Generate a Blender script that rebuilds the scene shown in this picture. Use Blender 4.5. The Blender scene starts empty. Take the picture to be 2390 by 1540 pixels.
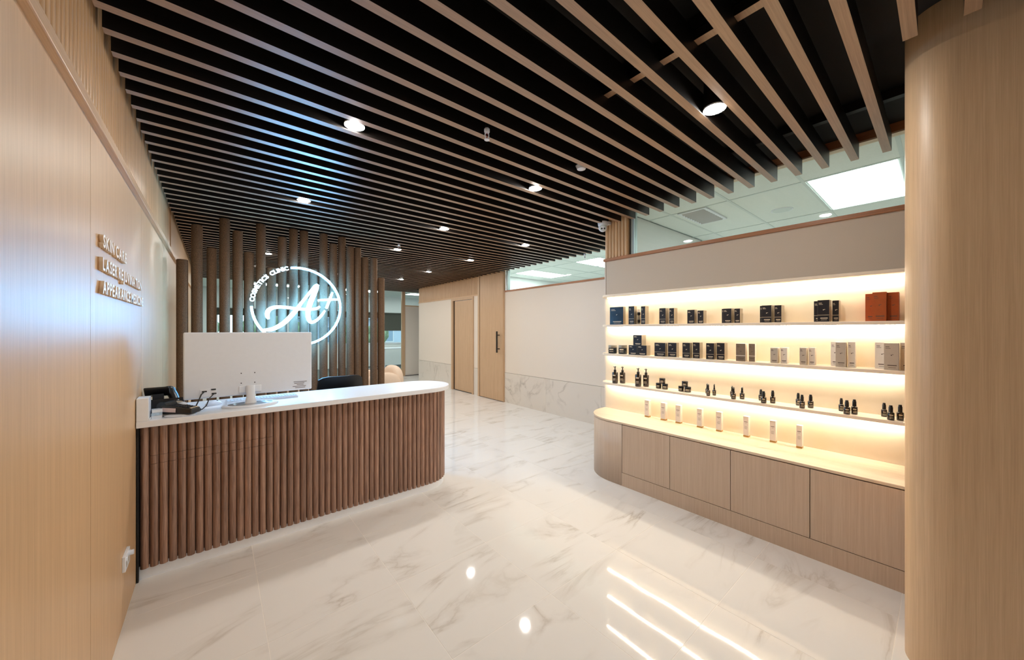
import bpy, bmesh, math, random
from mathutils import Vector, Matrix
random.seed(7)
PI = math.pi
S = bpy.context.scene
COL = S.collection

# ------------------------------------------------------------------ camera
F, CX, CY, H = 837.0, 1195.0, 770.0, 1.412
YAW = math.atan2(692, 837)
sn, cs = math.sin(YAW), math.cos(YAW)
cam_d = bpy.data.cameras.new('camera')
cam_d.sensor_width = 36.0
cam_d.lens = F / 2390 * 36
cam_d.clip_start = 0.02
cam = bpy.data.objects.new('camera', cam_d)
cam.location = (0, 0, H)
cam.rotation_euler = (PI / 2, 0, -YAW)
COL.objects.link(cam)
S.camera = cam

# ------------------------------------------------------------------ world, exposure, light levels
w = bpy.data.worlds.new('world')
S.world = w
w.use_nodes = True
w.node_tree.nodes['Background'].inputs[0].default_value = (0.72, 0.87, 1.0, 1)
w.node_tree.nodes['Background'].inputs[1].default_value = 1.7
S.view_settings.view_transform = 'Standard'
S.view_settings.look = 'None'
S.view_settings.exposure = 0.22
S.view_settings.gamma = 1
S.view_settings.use_curve_mapping = False
S.cycles.use_denoising = True
S.cycles.caustics_reflective = False
S.cycles.caustics_refractive = False
S.cycles.max_bounces = 10
S.cycles.diffuse_bounces = 5
S.cycles.transparent_max_bounces = 16
E_DOWN, E_STRIP, E_NEON, E_PANEL = 410.0, 60.0, 58.0, 16.0


# ------------------------------------------------------------------ measuring helpers (photo pixel -> point on a real plane)
def ray(u, v):
    p = u - CX
    return (cs * p + sn * F, -sn * p + cs * F, CY - v)
def onX(u, v, X):
    r = ray(u, v); t = X / r[0]
    return Vector((X, r[1] * t, H + r[2] * t))
def onY(u, v, Y):
    r = ray(u, v); t = Y / r[1]
    return Vector((r[0] * t, Y, H + r[2] * t))
def onZ(u, v, Z):
    r = ray(u, v); t = (Z - H) / r[2]
    return Vector((r[0] * t, r[1] * t, Z))
def depth(p):
    return sn * p[0] + cs * p[1]


# ------------------------------------------------------------------ mesh helpers
class MB:
    def __init__(self):
        self.v = []; self.f = []; self.m = []; self.s = []
    def add(self, vs, fs, mi=0, smooth=False):
        o = len(self.v)
        self.v += [tuple(x) for x in vs]
        for f in fs:
            self.f.append(tuple(i + o for i in f)); self.m.append(mi); self.s.append(smooth)
        return self
    def box(self, a, b, mi=0):
        x0, y0, z0 = a; x1, y1, z1 = b
        return self.add([(x0, y0, z0), (x1, y0, z0), (x1, y1, z0), (x0, y1, z0), (x0, y0, z1), (x1, y0, z1), (x1, y1, z1), (x0, y1, z1)],
                        [(0, 3, 2, 1), (4, 5, 6, 7), (0, 1, 5, 4), (1, 2, 6, 5), (2, 3, 7, 6), (3, 0, 4, 7)], mi)
    def cbox(self, c, d, mi=0):
        return self.box([c[i] - d[i] / 2 for i in range(3)], [c[i] + d[i] / 2 for i in range(3)], mi)
    def prism(self, poly, z0, z1, mi=0, smooth=False):
        """poly: ccw list of (x,y); extruded along z"""
        n = len(poly)
        vs = [(p[0], p[1], z0) for p in poly] + [(p[0], p[1], z1) for p in poly]
        self.add(vs, [tuple(range(n - 1, -1, -1)), tuple(range(n, 2 * n))], mi)
        o = len(self.v) - 2 * n
        for i in range(n):
            j = (i + 1) % n
            self.f.append((o + i, o + j, o + n + j, o + n + i)); self.m.append(mi); self.s.append(smooth)
        return self
    def lathe(self, prof, seg=20, mi=0, smooth=True, c=(0, 0, 0), cap=True):
        """prof: list of (r,z) from bottom to top, about the z axis at c"""
        vs = []
        for r, z in prof:
            for i in range(seg):
                a = 2 * PI * i / seg
                vs.append((c[0] + r * math.cos(a), c[1] + r * math.sin(a), c[2] + z))
        fs = []
        for k in range(len(prof) - 1):
            for i in range(seg):
                j = (i + 1) % seg
                fs.append((k * seg + i, k * seg + j, (k + 1) * seg + j, (k + 1) * seg + i))
        self.add(vs, fs, mi, smooth)
        o = len(self.v) - len(vs)
        if cap:
            if prof[0][0] > 1e-5:
                self.f.append(tuple(o + i for i in range(seg - 1, -1, -1))); self.m.append(mi); self.s.append(False)
            if prof[-1][0] > 1e-5:
                k = (len(prof) - 1) * seg
                self.f.append(tuple(o + k + i for i in range(seg))); self.m.append(mi); self.s.append(False)
        return self
    def tube(self, pts, rad, seg=10, mi=0, smooth=True, flat=1.0, up=(0, 0, 1)):
        """sweep along pts; rad number or list"""
        pts = [Vector(p) for p in pts]
        n = len(pts)
        rr = rad if isinstance(rad, (list, tuple)) else [rad] * n
        vs = []
        prev = None
        for i, p in enumerate(pts):
            t = (pts[min(i + 1, n - 1)] - pts[max(i - 1, 0)]).normalized()
            a = Vector(up)
            if prev is not None:
                a = prev
            b = t.cross(a)
            if b.length < 1e-4:
                b = t.cross(Vector((1, 0, 0)))
            b.normalize()
            a = b.cross(t).normalized()
            prev = a
            for k in range(seg):
                q = 2 * PI * k / seg
                vs.append(p + b * (rr[i] * math.cos(q)) + a * (rr[i] * flat * math.sin(q)))
        fs = []
        for i in range(n - 1):
            for k in range(seg):
                l = (k + 1) % seg
                fs.append((i * seg + k, i * seg + l, (i + 1) * seg + l, (i + 1) * seg + k))
        self.add(vs, fs, mi, smooth)
        o = len(self.v) - len(vs)
        self.f.append(tuple(o + i for i in range(seg - 1, -1, -1))); self.m.append(mi); self.s.append(False)
        self.f.append(tuple(o + (n - 1) * seg + i for i in range(seg))); self.m.append(mi); self.s.append(False)
        return self
    def ellipsoid(self, c, r, seg=16, rings=10, mi=0, M=None):
        prof = []
        for k in range(rings + 1):
            a = -PI / 2 + PI * k / rings
            prof.append((max(math.cos(a), 1e-4), math.sin(a)))
        o = len(self.v)
        self.lathe(prof, seg, mi, True, cap=False)
        for i in range(o, len(self.v)):
            p = Vector(self.v[i])
            p = Vector((p.x * r[0], p.y * r[1], p.z * r[2]))
            if M is not None:
                p = M @ p
            self.v[i] = (p.x + c[0], p.y + c[1], p.z + c[2])
        return self
    def xf(self, M, start=0):
        for i in range(start, len(self.v)):
            p = M @ Vector(self.v[i]); self.v[i] = (p.x, p.y, p.z)
        return self
    def mesh(self, name, mats):
        me = bpy.data.meshes.new(name)
        me.from_pydata(self.v, [], self.f)
        for m in (mats if isinstance(mats, (list, tuple)) else [mats]):
            me.materials.append(m)
        me.polygons.foreach_set('material_index', self.m)
        me.polygons.foreach_set('use_smooth', self.s)
        bm = bmesh.new(); bm.from_mesh(me)
        bmesh.ops.recalc_face_normals(bm, faces=bm.faces)
        bm.to_mesh(me); bm.free()
        if any(self.s):
            me.set_sharp_from_angle(angle=math.radians(42))
        me.update()
        return me


def link(name, me, parent=None, loc=(0, 0, 0), rot=(0, 0, 0)):
    o = bpy.data.objects.new(name, me)
    COL.objects.link(o)
    o.location = loc; o.rotation_euler = rot
    if parent is not None:
        o.parent = parent
    return o
def part(name, mb, mats, parent, loc=(0, 0, 0), rot=(0, 0, 0), bevel=0.0, seg=2, label=None):
    o = link(name, mb.mesh(name, mats), parent, loc, rot)
    if bevel:
        b = o.modifiers.new('bevel', 'BEVEL'); b.width = bevel; b.segments = seg; b.limit_method = 'ANGLE'; b.angle_limit = math.radians(40)
    if label:
        o['label'] = label
    return o
def tag(o, label, cat, group=None, kind=None):
    o['label'] = label; o['category'] = cat
    if group: o['group'] = group
    if kind: o['kind'] = kind
    return o
def thing(name, label, cat, loc=(0, 0, 0), rot=(0, 0, 0), group=None, kind=None):
    return tag(link(name, None, None, loc, rot), label, cat, group, kind)
def struct(name, mb, mats, label, cat, bevel=0.0):
    return tag(part(name, mb, mats, None, bevel=bevel), label, cat, kind='structure')


# ------------------------------------------------------------------ materials
def srgb(r, g, b):
    f = lambda x: (x / 255 / 12.92) if x / 255 <= 0.04045 else ((x / 255 + 0.055) / 1.055) ** 2.4
    return (f(r), f(g), f(b), 1)
def newmat(name):
    m = bpy.data.materials.new(name); m.use_nodes = True
    nt = m.node_tree
    return m, nt, nt.nodes['Principled BSDF']
def plain(name, col, rough=0.5, metal=0.0, spec=0.5, noise=0.0, scale=40, bump=0.0, coat=0.0):
    m, nt, b = newmat(name)
    b.inputs['Base Color'].default_value = col
    b.inputs['Roughness'].default_value = rough
    b.inputs['Metallic'].default_value = metal
    b.inputs['Specular IOR Level'].default_value = spec
    b.inputs['Coat Weight'].default_value = coat
    tc = nt.nodes.new('ShaderNodeTexCoord')
    n = nt.nodes.new('ShaderNodeTexNoise'); n.inputs['Scale'].default_value = scale; n.inputs['Detail'].default_value = 4
    nt.links.new(tc.outputs['Object'], n.inputs['Vector'])
    if noise:
        r = nt.nodes.new('ShaderNodeValToRGB')
        r.color_ramp.elements[0].position = 0.3; r.color_ramp.elements[1].position = 0.7
        r.color_ramp.elements[0].color = tuple(c * (1 - noise) for c in col[:3]) + (1,)
        r.color_ramp.elements[1].color = tuple(min(1, c * (1 + noise)) for c in col[:3]) + (1,)
        nt.links.new(n.outputs['Fac'], r.inputs['Fac']); nt.links.new(r.outputs['Color'], b.inputs['Base Color'])
    if bump:
        bp = nt.nodes.new('ShaderNodeBump'); bp.inputs['Strength'].default_value = bump; bp.inputs['Distance'].default_value = 0.002
        nt.links.new(n.outputs['Fac'], bp.inputs['Height']); nt.links.new(bp.outputs['Normal'], b.inputs['Normal'])
    return m
def wood(name, c1, c2, rough=0.4, across=60, along=1.2, axis=2, var=0.0, spec=0.4, bump=0.05):
    m, nt, b = newmat(name)
    L = nt.links.new
    tc = nt.nodes.new('ShaderNodeTexCoord'); oi = nt.nodes.new('ShaderNodeObjectInfo')
    mu = nt.nodes.new('ShaderNodeMath'); mu.operation = 'MULTIPLY'; mu.inputs[1].default_value = 37.0
    L(oi.outputs['Random'], mu.inputs[0])
    ad = nt.nodes.new('ShaderNodeVectorMath'); ad.operation = 'ADD'
    L(tc.outputs['Object'], ad.inputs[0]); L(mu.outputs[0], ad.inputs[1])
    mp = nt.nodes.new('ShaderNodeMapping')
    sc = [across] * 3; sc[axis] = along
    mp.inputs['Scale'].default_value = sc
    L(ad.outputs[0], mp.inputs['Vector'])
    n1 = nt.nodes.new('ShaderNodeTexNoise'); n1.inputs['Scale'].default_value = 1.0; n1.inputs['Detail'].default_value = 6; n1.inputs['Roughness'].default_value = 0.65
    L(mp.outputs[0], n1.inputs['Vector'])
    mp2 = nt.nodes.new('ShaderNodeMapping')
    sc2 = [across * 5] * 3; sc2[axis] = along * 6
    mp2.inputs['Scale'].default_value = sc2
    L(ad.outputs[0], mp2.inputs['Vector'])
    n2 = nt.nodes.new('ShaderNodeTexNoise'); n2.inputs['Scale'].default_value = 1.0; n2.inputs['Detail'].default_value = 3
    L(mp2.outputs[0], n2.inputs['Vector'])
    mx = nt.nodes.new('ShaderNodeMath'); mx.operation = 'MULTIPLY_ADD'; mx.inputs[1].default_value = 0.45
    L(n2.outputs['Fac'], mx.inputs[0])
    m3 = nt.nodes.new('ShaderNodeMath'); m3.operation = 'MULTIPLY'; m3.inputs[1].default_value = 0.55
    L(n1.outputs['Fac'], m3.inputs[0]); L(m3.outputs[0], mx.inputs[2])
    r = nt.nodes.new('ShaderNodeValToRGB')
    r.color_ramp.elements[0].position = 0.36; r.color_ramp.elements[1].position = 0.62
    r.color_ramp.elements[0].color = c1; r.color_ramp.elements[1].color = c2
    L(mx.outputs[0], r.inputs['Fac'])
    out = r.outputs['Color']
    if var:
        hv = nt.nodes.new('ShaderNodeHueSaturation')
        mr = nt.nodes.new('ShaderNodeMapRange'); mr.inputs['To Min'].default_value = 1 - var; mr.inputs['To Max'].default_value = 1 + var
        L(oi.outputs['Random'], mr.inputs['Value']); L(mr.outputs[0], hv.inputs['Value']); L(out, hv.inputs['Color'])
        out = hv.outputs['Color']
    L(out, b.inputs['Base Color'])
    b.inputs['Roughness'].default_value = rough
    b.inputs['Specular IOR Level'].default_value = spec
    bp = nt.nodes.new('ShaderNodeBump'); bp.inputs['Strength'].default_value = bump; bp.inputs['Distance'].default_value = 0.001
    L(n2.outputs['Fac'], bp.inputs['Height']); L(bp.outputs['Normal'], b.inputs['Normal'])
    return m
def marble(name, base, vein, rough, rot=0.4, sc=1.6, warp=0.004):
    m, nt, b = newmat(name)
    L = nt.links.new
    tc = nt.nodes.new('ShaderNodeTexCoord'); oi = nt.nodes.new('ShaderNodeObjectInfo')
    mu = nt.nodes.new('ShaderNodeMath'); mu.operation = 'MULTIPLY'; mu.inputs[1].default_value = 53.0
    L(oi.outputs['Random'], mu.inputs[0])
    ad = nt.nodes.new('ShaderNodeVectorMath'); ad.operation = 'ADD'
    L(tc.outputs['Object'], ad.inputs[0]); L(mu.outputs[0], ad.inputs[1])
    mp = nt.nodes.new('ShaderNodeMapping'); mp.inputs['Rotation'].default_value = (0.3, 0.2, rot); mp.inputs['Scale'].default_value = (0.45, 1.5, 1.2)
    L(ad.outputs[0], mp.inputs['Vector'])
    n = nt.nodes.new('ShaderNodeTexNoise'); n.inputs['Scale'].default_value = sc; n.inputs['Detail'].default_value = 7
    n.inputs['Roughness'].default_value = 0.55; n.inputs['Distortion'].default_value = 0.9
    L(mp.outputs[0], n.inputs['Vector'])
    s1 = nt.nodes.new('ShaderNodeMath'); s1.operation = 'SUBTRACT'; s1.inputs[1].default_value = 0.5
    ab = nt.nodes.new('ShaderNodeMath'); ab.operation = 'ABSOLUTE'
    L(n.outputs['Fac'], s1.inputs[0]); L(s1.outputs[0], ab.inputs[0])
    r = nt.nodes.new('ShaderNodeValToRGB')
    e = r.color_ramp.elements
    e[0].position = 0.0; e[0].color = (1, 1, 1, 1)
    e[1].position = 0.05; e[1].color = (0, 0, 0, 1)
    x = e.new(0.012); x.color = (0.45, 0.45, 0.45, 1)
    L(ab.outputs[0], r.inputs['Fac'])
    n2 = nt.nodes.new('ShaderNodeTexNoise'); n2.inputs['Scale'].default_value = 2.6; n2.inputs['Detail'].default_value = 2
    L(ad.outputs[0], n2.inputs['Vector'])
    r2 = nt.nodes.new('ShaderNodeValToRGB'); r2.color_ramp.elements[0].position = 0.42; r2.color_ramp.elements[1].position = 0.68
    L(n2.outputs['Fac'], r2.inputs['Fac'])
    mm = nt.nodes.new('ShaderNodeMath'); mm.operation = 'MULTIPLY'
    L(r.outputs['Color'], mm.inputs[0]); L(r2.outputs['Color'], mm.inputs[1])
    mix = nt.nodes.new('ShaderNodeMix'); mix.data_type = 'RGBA'
    mix.inputs['A'].default_value = base; mix.inputs['B'].default_value = vein
    L(mm.outputs[0], mix.inputs['Factor']); L(mix.outputs['Result'], b.inputs['Base Color'])
    b.inputs['Roughness'].default_value = rough
    if warp:
        n3 = nt.nodes.new('ShaderNodeTexNoise'); n3.inputs['Scale'].default_value = 3.0; n3.inputs['Detail'].default_value = 1
        L(ad.outputs[0], n3.inputs['Vector'])
        bp = nt.nodes.new('ShaderNodeBump'); bp.inputs['Strength'].default_value = 0.35; bp.inputs['Distance'].default_value = warp
        L(n3.outputs['Fac'], bp.inputs['Height']); L(bp.outputs['Normal'], b.inputs['Normal'])
    return m
def glass(name, tint=(0.97, 1.0, 0.985, 1), refl=1.0):
    m = bpy.data.materials.new(name); m.use_nodes = True
    nt = m.node_tree; nt.nodes.clear(); L = nt.links.new
    o = nt.nodes.new('ShaderNodeOutputMaterial'); mx = nt.nodes.new('ShaderNodeMixShader')
    t = nt.nodes.new('ShaderNodeBsdfTransparent'); t.inputs[0].default_value = tint
    g = nt.nodes.new('ShaderNodeBsdfGlossy'); g.inputs['Roughness'].default_value = 0.02
    fr = nt.nodes.new('ShaderNodeFresnel'); fr.inputs[0].default_value = 1.45
    mu = nt.nodes.new('ShaderNodeMath'); mu.operation = 'MULTIPLY'; mu.inputs[1].default_value = refl
    ge = nt.nodes.new('ShaderNodeNewGeometry'); iv = nt.nodes.new('ShaderNodeMath'); iv.operation = 'SUBTRACT'; iv.inputs[0].default_value = 1.0
    L(ge.outputs['Backfacing'], iv.inputs[1])
    m2 = nt.nodes.new('ShaderNodeMath'); m2.operation = 'MULTIPLY'
    L(fr.outputs[0], mu.inputs[0]); L(mu.outputs[0], m2.inputs[0]); L(iv.outputs[0], m2.inputs[1]); L(m2.outputs[0], mx.inputs[0]); L(t.outputs[0], mx.inputs[1]); L(g.outputs[0], mx.inputs[2]); L(mx.outputs[0], o.inputs[0])
    return m
def emit(name, col, e):
    m = bpy.data.materials.new(name); m.use_nodes = True
    nt = m.node_tree; nt.nodes.clear()
    o = nt.nodes.new('ShaderNodeOutputMaterial'); k = nt.nodes.new('ShaderNodeEmission')
    k.inputs[0].default_value = col; k.inputs[1].default_value = e
    nt.links.new(k.outputs[0], o.inputs[0])
    return m

OAK = wood('light oak veneer', srgb(190, 156, 119), srgb(208, 174, 135), 0.41, 55, 0.9, spec=0.5)
OAKX = wood('light oak trim', srgb(190, 152, 114), srgb(214, 180, 142), 0.38, 55, 0.9, axis=1)
OAKR = wood('oak batten', srgb(186, 150, 112), srgb(210, 174, 134), 0.33, 55, 0.9, var=0.06, spec=0.5)
LIME = wood('limed oak veneer', srgb(186, 162, 140), srgb(202, 180, 158), 0.42, 70, 1.0)
LIMEX = wood('limed oak top', srgb(205, 182, 156), srgb(226, 206, 180), 0.45, 60, 1.0, axis=1)
DOORW = wood('door oak veneer', srgb(184, 152, 120), srgb(204, 172, 138), 0.4, 60, 1.0)
WALNUT = wood('walnut batten', srgb(100, 72, 59), srgb(172, 138, 119), 0.32, 75, 1.6, var=0.16, spec=0.5, bump=0.15)
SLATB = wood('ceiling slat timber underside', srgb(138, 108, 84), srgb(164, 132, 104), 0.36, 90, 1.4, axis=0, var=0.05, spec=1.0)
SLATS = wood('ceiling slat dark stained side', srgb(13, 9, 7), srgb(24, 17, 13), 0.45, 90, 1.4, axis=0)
BROWNT = wood('reddish timber trim', srgb(150, 100, 68), srgb(176, 124, 88), 0.4, 60, 1.2, axis=1)
FELT = plain('brown felt post', srgb(104, 80, 60), 0.95, noise=0.42, scale=170, bump=0.5, spec=0.2)
BLACKC = plain('black ceiling board', srgb(17, 13, 11), 0.8, noise=0.1)
TILE = marble('polished marble tile', srgb(229, 227, 224), srgb(198, 192, 184), 0.045)
GROUT = plain('pale grout', srgb(236, 232, 226), 0.7, noise=0.03)
DADO = marble('marble dado tile', srgb(216, 208, 198), srgb(176, 167, 157), 0.2, rot=1.1, sc=1.3, warp=0.0)
CREAM = plain('cream painted wall', srgb(222, 212, 200), 0.6, noise=0.015, scale=200, bump=0.03)
BEIGE = plain('beige bulkhead paint', srgb(202, 188, 170), 0.6, noise=0.015, scale=200)
SHELFW = plain('warm white shelf board', srgb(236, 222, 202), 0.4, noise=0.02, scale=30)
BACKW = plain('cream display back panel', srgb(238, 222, 196), 0.55, noise=0.01, scale=30)
WHITE = plain('white solid surface', srgb(236, 240, 246), 0.28, noise=0.01)
WHITEP = plain('white plastic', srgb(224, 229, 237), 0.35, noise=0.01)
WPAINT = plain('white painted wall', srgb(232, 236, 236), 0.7, noise=0.01)
CTILE = plain('white ceiling tile', srgb(226, 232, 229), 0.8, noise=0.03, scale=90)
GRID = plain('white ceiling grid metal', srgb(206, 216, 214), 0.4)
ALU = plain('satin aluminium', srgb(168, 182, 182), 0.35, metal=0.6)
BLACK = plain('black plastic', srgb(20, 19, 20), 0.35, noise=0.05)
DGREY = plain('dark grey fabric', srgb(42, 42, 44), 0.8, noise=0.15, scale=300)
SCREEN = plain('dark glass screen', srgb(32, 44, 58), 0.1)
CHROME = plain('chrome', srgb(210, 210, 212), 0.15, metal=1.0)
AMBER = plain('dark amber glass bottle', srgb(34, 21, 14), 0.1, noise=0.2, spec=0.7, coat=0.3)
BLKLAB = plain('black bottle label', srgb(26, 20, 17), 0.45, noise=0.1)
PRINT = plain('pale printed lettering', srgb(222, 206, 180), 0.5, noise=0.02)
DPRINT = plain('dark printed lettering', srgb(92, 78, 70), 0.5, noise=0.02)
NAVY = plain('navy black carton', srgb(26, 27, 36), 0.32, noise=0.08)
BLUEC = plain('deep blue carton', srgb(28, 46, 66), 0.22, noise=0.25, scale=14)
SILV = plain('silver carton side', srgb(158, 150, 136), 0.28, metal=0.5, noise=0.06, scale=60)
TAUPE = plain('taupe carton', srgb(128, 112, 96), 0.35, noise=0.04)
WHITEC = plain('white carton', srgb(226, 218, 208), 0.4, noise=0.02)
GREYC = plain('pale grey carton', srgb(186, 176, 162), 0.4, noise=0.02)
ORNG = plain('copper orange carton', srgb(170, 84, 40), 0.35, noise=0.06)
GOLD = plain('gold foil', srgb(176, 142, 84), 0.3, metal=0.8, noise=0.05)
GLIT = plain('speckled glass jar', srgb(60, 66, 72), 0.15, metal=0.5, noise=0.9, scale=120)
PEACH = plain('peach boucle fabric', srgb(230, 208, 186), 0.95, noise=0.06, scale=160, bump=0.6)
CARPET = plain('grey carpet', srgb(92, 100, 98), 0.95, noise=0.15, scale=200)
BLIND = plain('dark roller blind', srgb(70, 70, 62), 0.9, noise=0.05, scale=200)
LFACE = plain('white letter face', srgb(238, 228, 214), 0.4, noise=0.01)
LSIDE = plain('beige letter side', srgb(222, 202, 176), 0.5, noise=0.02)
LBACK = plain('tan letter backing', srgb(198, 160, 118), 0.5, noise=0.02)
SHADOWG = plain('black shadow gap', srgb(16, 15, 15), 0.7, noise=0.05)
GLASS = glass('clear pane')
ACRY = glass('clear acrylic', (0.93, 0.97, 1.0, 1), 1.0)
DOWNL = emit('warm downlight lens', (1.0, 0.96, 0.90, 1), E_DOWN)
STRIPL = emit('warm led strip', (1.0, 0.89, 0.71, 1), E_STRIP)
NEONL = emit('cool white neon', (0.17, 0.54, 1.0, 1), E_NEON)
NEONT = emit('cool white neon letter', (0.5, 0.8, 1.0, 1), 9.0)
PANELL = emit('white light panel', (0.92, 1.0, 0.98, 1), E_PANEL)

# ------------------------------------------------------------------ main dimensions
XL = -0.342            # left wall face
XD = 3.275             # display back panel face
XC = 4.37              # corridor wall face
ZT = 2.165             # trim line
ZS = 2.548             # slat undersides
ZB = 2.72              # black ceiling
YE = 2.36              # end of the display wall
YCE = 9.36             # end of corridor wall
YP = 10.6              # glazed partition
YR = -2.6              # rear wall
YW = 14.3              # far window wall

# ------------------------------------------------------------------ floor
fl = struct('floor', MB().box((XL - 0.1, YR, -0.12), (XC + 3.0, YP, -0.0006)), GROUT, 'polished white marble tile floor with grey veins', 'floor')
tile_cache = {}
gx0, gy0 = 0.183, 0.148
for i in range(-1, 9):
    for j in range(-5, 18):
        x0, x1 = gx0 + .6 * i, gx0 + .6 * (i + 1)
        y0, y1 = gy0 + .6 * j, gy0 + .6 * (j + 1)
        xmax = XC if y1 < YCE + 0.3 else XC + 3
        x0c, x1c = max(x0, XL), min(x1, xmax)
        y0c, y1c = max(y0, YR), min(y1, YP)
        if x1c - x0c < 0.02 or y1c - y0c < 0.02: continue
        if x0c > 3.4 and y1c < YE: continue
        g = 0.0017
        hx, hy = round((x1c - x0c) / 2 - g, 4), round((y1c - y0c) / 2 - g, 4)
        if (hx, hy) not in tile_cache:
            tile_cache[(hx, hy)] = MB().box((-hx, -hy, -0.010), (hx, hy, 0)).mesh('floor_tile', TILE)
        link('floor_tile', tile_cache[(hx, hy)], fl, ((x0c + x1c) / 2, (y0c + y1c) / 2, 0))

# ------------------------------------------------------------------ left wall
wl = struct('wall_left', MB().box((XL - 0.16, YR, 0), (XL - 0.018, YP, ZB + 0.05)), SHADOWG, 'light oak panelled wall with rounded battens above a ledge', 'wall')
ys = [YR] + [1.935 + 1.125 * k for k in range(-4, 8) if YR + .2 < 1.935 + 1.125 * k < YP - .2] + [YP]
for a, b in zip(ys[:-1], ys[1:]):
    part('oak_panel', MB().box((XL - 0.02, a + 0.0015, 0.0), (XL, b - 0.0015, ZT - 0.02)), OAK, wl)
part('ledge', MB().box((XL - 0.03, YR, ZT - 0.02), (XL + 0.022, YP, ZT + 0.022)), OAKX, wl, bevel=0.004)
part('oak_panel', MB().box((XL - 0.02, 4.86, ZT + 0.022), (XL + 0.004, YP, ZB)), OAK, wl)
part('oak_panel', MB().box((XL - 0.03, YR, ZT + 0.022), (XL - 0.016, 4.86, ZB)), OAK, wl)
def halfround(r, h, seg=7, depth=None, z0=0.0):
    """half-round batten along z, bulging to +x, flat side at x=0"""
    d = depth or r
    poly = [(d * math.sin(PI * k / seg), -r * math.cos(PI * k / seg)) for k in range(seg + 1)]
    return MB().prism(poly, z0, z0 + h, smooth=True)
bat = halfround(0.0185, ZB - ZT - 0.022, 7, 0.014).mesh('batten', OAKR)
for k in range(96):
    link('batten', bat, wl, (XL - 0.016, 1.02 + 0.04 * k, ZT + 0.022))

# ------------------------------------------------------------------ ceiling: black board, dark slats
ce = struct('ceiling', MB().box((XL - 0.02, YR, ZB), (3.36, YE, ZB + 0.04)).box((XL - 0.02, YE, ZB), (XC + 0.02, YP, ZB + 0.04)).box((XC + 0.02, YCE, ZB), (XC + 3.0, YP, ZB + 0.04)),
            BLACKC, 'black ceiling with rows of dark timber slats', 'ceiling')
def slat_mesh(x0, x1):
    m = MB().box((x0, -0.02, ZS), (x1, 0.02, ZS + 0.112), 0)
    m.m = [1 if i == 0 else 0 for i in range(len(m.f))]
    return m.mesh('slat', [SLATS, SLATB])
slat_c = {}
SL_Y = []
for k in range(-18, 68):
    y = 0.238 + 0.1497 * k
    if y > YP - 0.05: break
    SL_Y.append(y)
    xe = 3.30 if y < YE + 0.02 else 4.325
    if y > YCE + 0.02: xe = XC + 2.9
    if y < 0.16: xe = 2.087
    x0 = XL + (0.014 if y < 4.86 else 0.022)
    if (x0, xe) not in slat_c: slat_c[(x0, xe)] = slat_mesh(x0, xe)
    link('slat', slat_c[(x0, xe)], ce, (0, y, 0))
for xx in (0.25, 1.55, 2.82):
    part('carrier', MB().box((xx - 0.02, YR + .05, ZS + 0.112), (xx + 0.02, YE - .05 if xx > 2 else YP - .05, ZB - 0.01)), SLATS, ce)
part('carrier', MB().box((3.9, YE + .1, ZS + 0.112), (3.94, YP - .05, ZB - 0.01)), SLATS, ce)
for k in range(6):   # short noggins between slats near the display
    yy = SL_Y[18 + k] + 0.075
    nm_ = MB().cbox((1.55, yy, ZS + 0.085), (0.04, 0.108, 0.04)); nm_.m[0] = 1
    part('noggin', nm_, [SLATS, SLATB], ce)

# ------------------------------------------------------------------ right: rounded oak corner, display wall
R = 0.147
cxr, cyr = 2.212 + R, 0.116 - R
poly = [(2.83, YR), (2.83, 0.116), ] + [(cxr + R * math.cos(a), cyr + R * math.sin(a)) for a in [PI / 2 + PI / 2 * k / 14 for k in range(15)]] + [(2.212, YR)]
wc = struct('wall_corner', MB().prism(poly, 0, ZB - 0.001, smooth=True), OAK, 'oak clad wall with rounded corner at the right edge', 'wall')
wc.data.set_sharp_from_angle(angle=math.radians(30))

wr = struct('wall_right', MB().box((XD + 0.02, YR, 0), (XD + 0.12, YE - 0.004, ZT - 0.012)), BEIGE, 'beige display wall with lit shelves below a clerestory', 'wall')
part('display_back', MB().box((XD, 0.118, 0.575), (XD + 0.021, YE, 1.752)), BACKW, wr)
part('bulkhead_panel', MB().box((XD, 0.118, 1.775), (XD + 0.021, YE - 0.008, ZT - 0.012)), BEIGE, wr)
part('end_panel', MB().box((XD, YE - 0.001, 0), (XD + 0.12, YE + 0.014, ZT - 0.012)), CREAM, wr)
struct('trim_1', MB().box((XD - 0.02, YR, ZT - 0.012), (XD + 0.13, YE + 0.02, ZT + 0.018)), BROWNT, 'brown timber ledge on top of the display wall', 'trim', bevel=0.002)
pil = thing('wall_pillar', 'short batten clad pillar on the display wall end', 'pillar', kind='structure')
# batten-clad pillar above the ledge
part('pillar_core', MB().box((XD + 0.0, 2.085, ZT + 0.018), (XD + 0.1, YE + 0.004, ZB)), OAK, pil)
pb = halfround(0.0185, ZB - ZT - 0.018, 7, 0.016).mesh('batten', OAKR)
for k in range(7):
    link('batten', pb, pil, (XD, 2.108 + 0.0385 * k, ZT + 0.018), (0, 0, PI))
# clerestory over the display wall
win1 = thing('window_1', 'long glass clerestory above the shelves with brown timber head', 'window', (XD + 0.06, 0, ZT), kind='structure')
part('pane', MB().box((-0.004, YR, 0.018), (0.004, 2.035, 2.655 - ZT)), GLASS, win1)
part('frame_post', MB().box((-0.03, 2.035, 0.018), (0.03, 2.072, 2.66 - ZT)), ALU, win1)
part('gasket', MB().box((-0.032, 2.072, 0.018), (0.03, 2.085, 2.66 - ZT)), SHADOWG, win1)
part('head_rail', MB().box((-0.03, YR, 2.655 - ZT), (0.03, 2.072, 2.665 - ZT)), LSIDE, win1)
part('head_trim', MB().box((-0.03, YR, 2.665 - ZT), (0.03, 2.085, ZB - ZT + 0.03)), BROWNT, win1)

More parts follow.
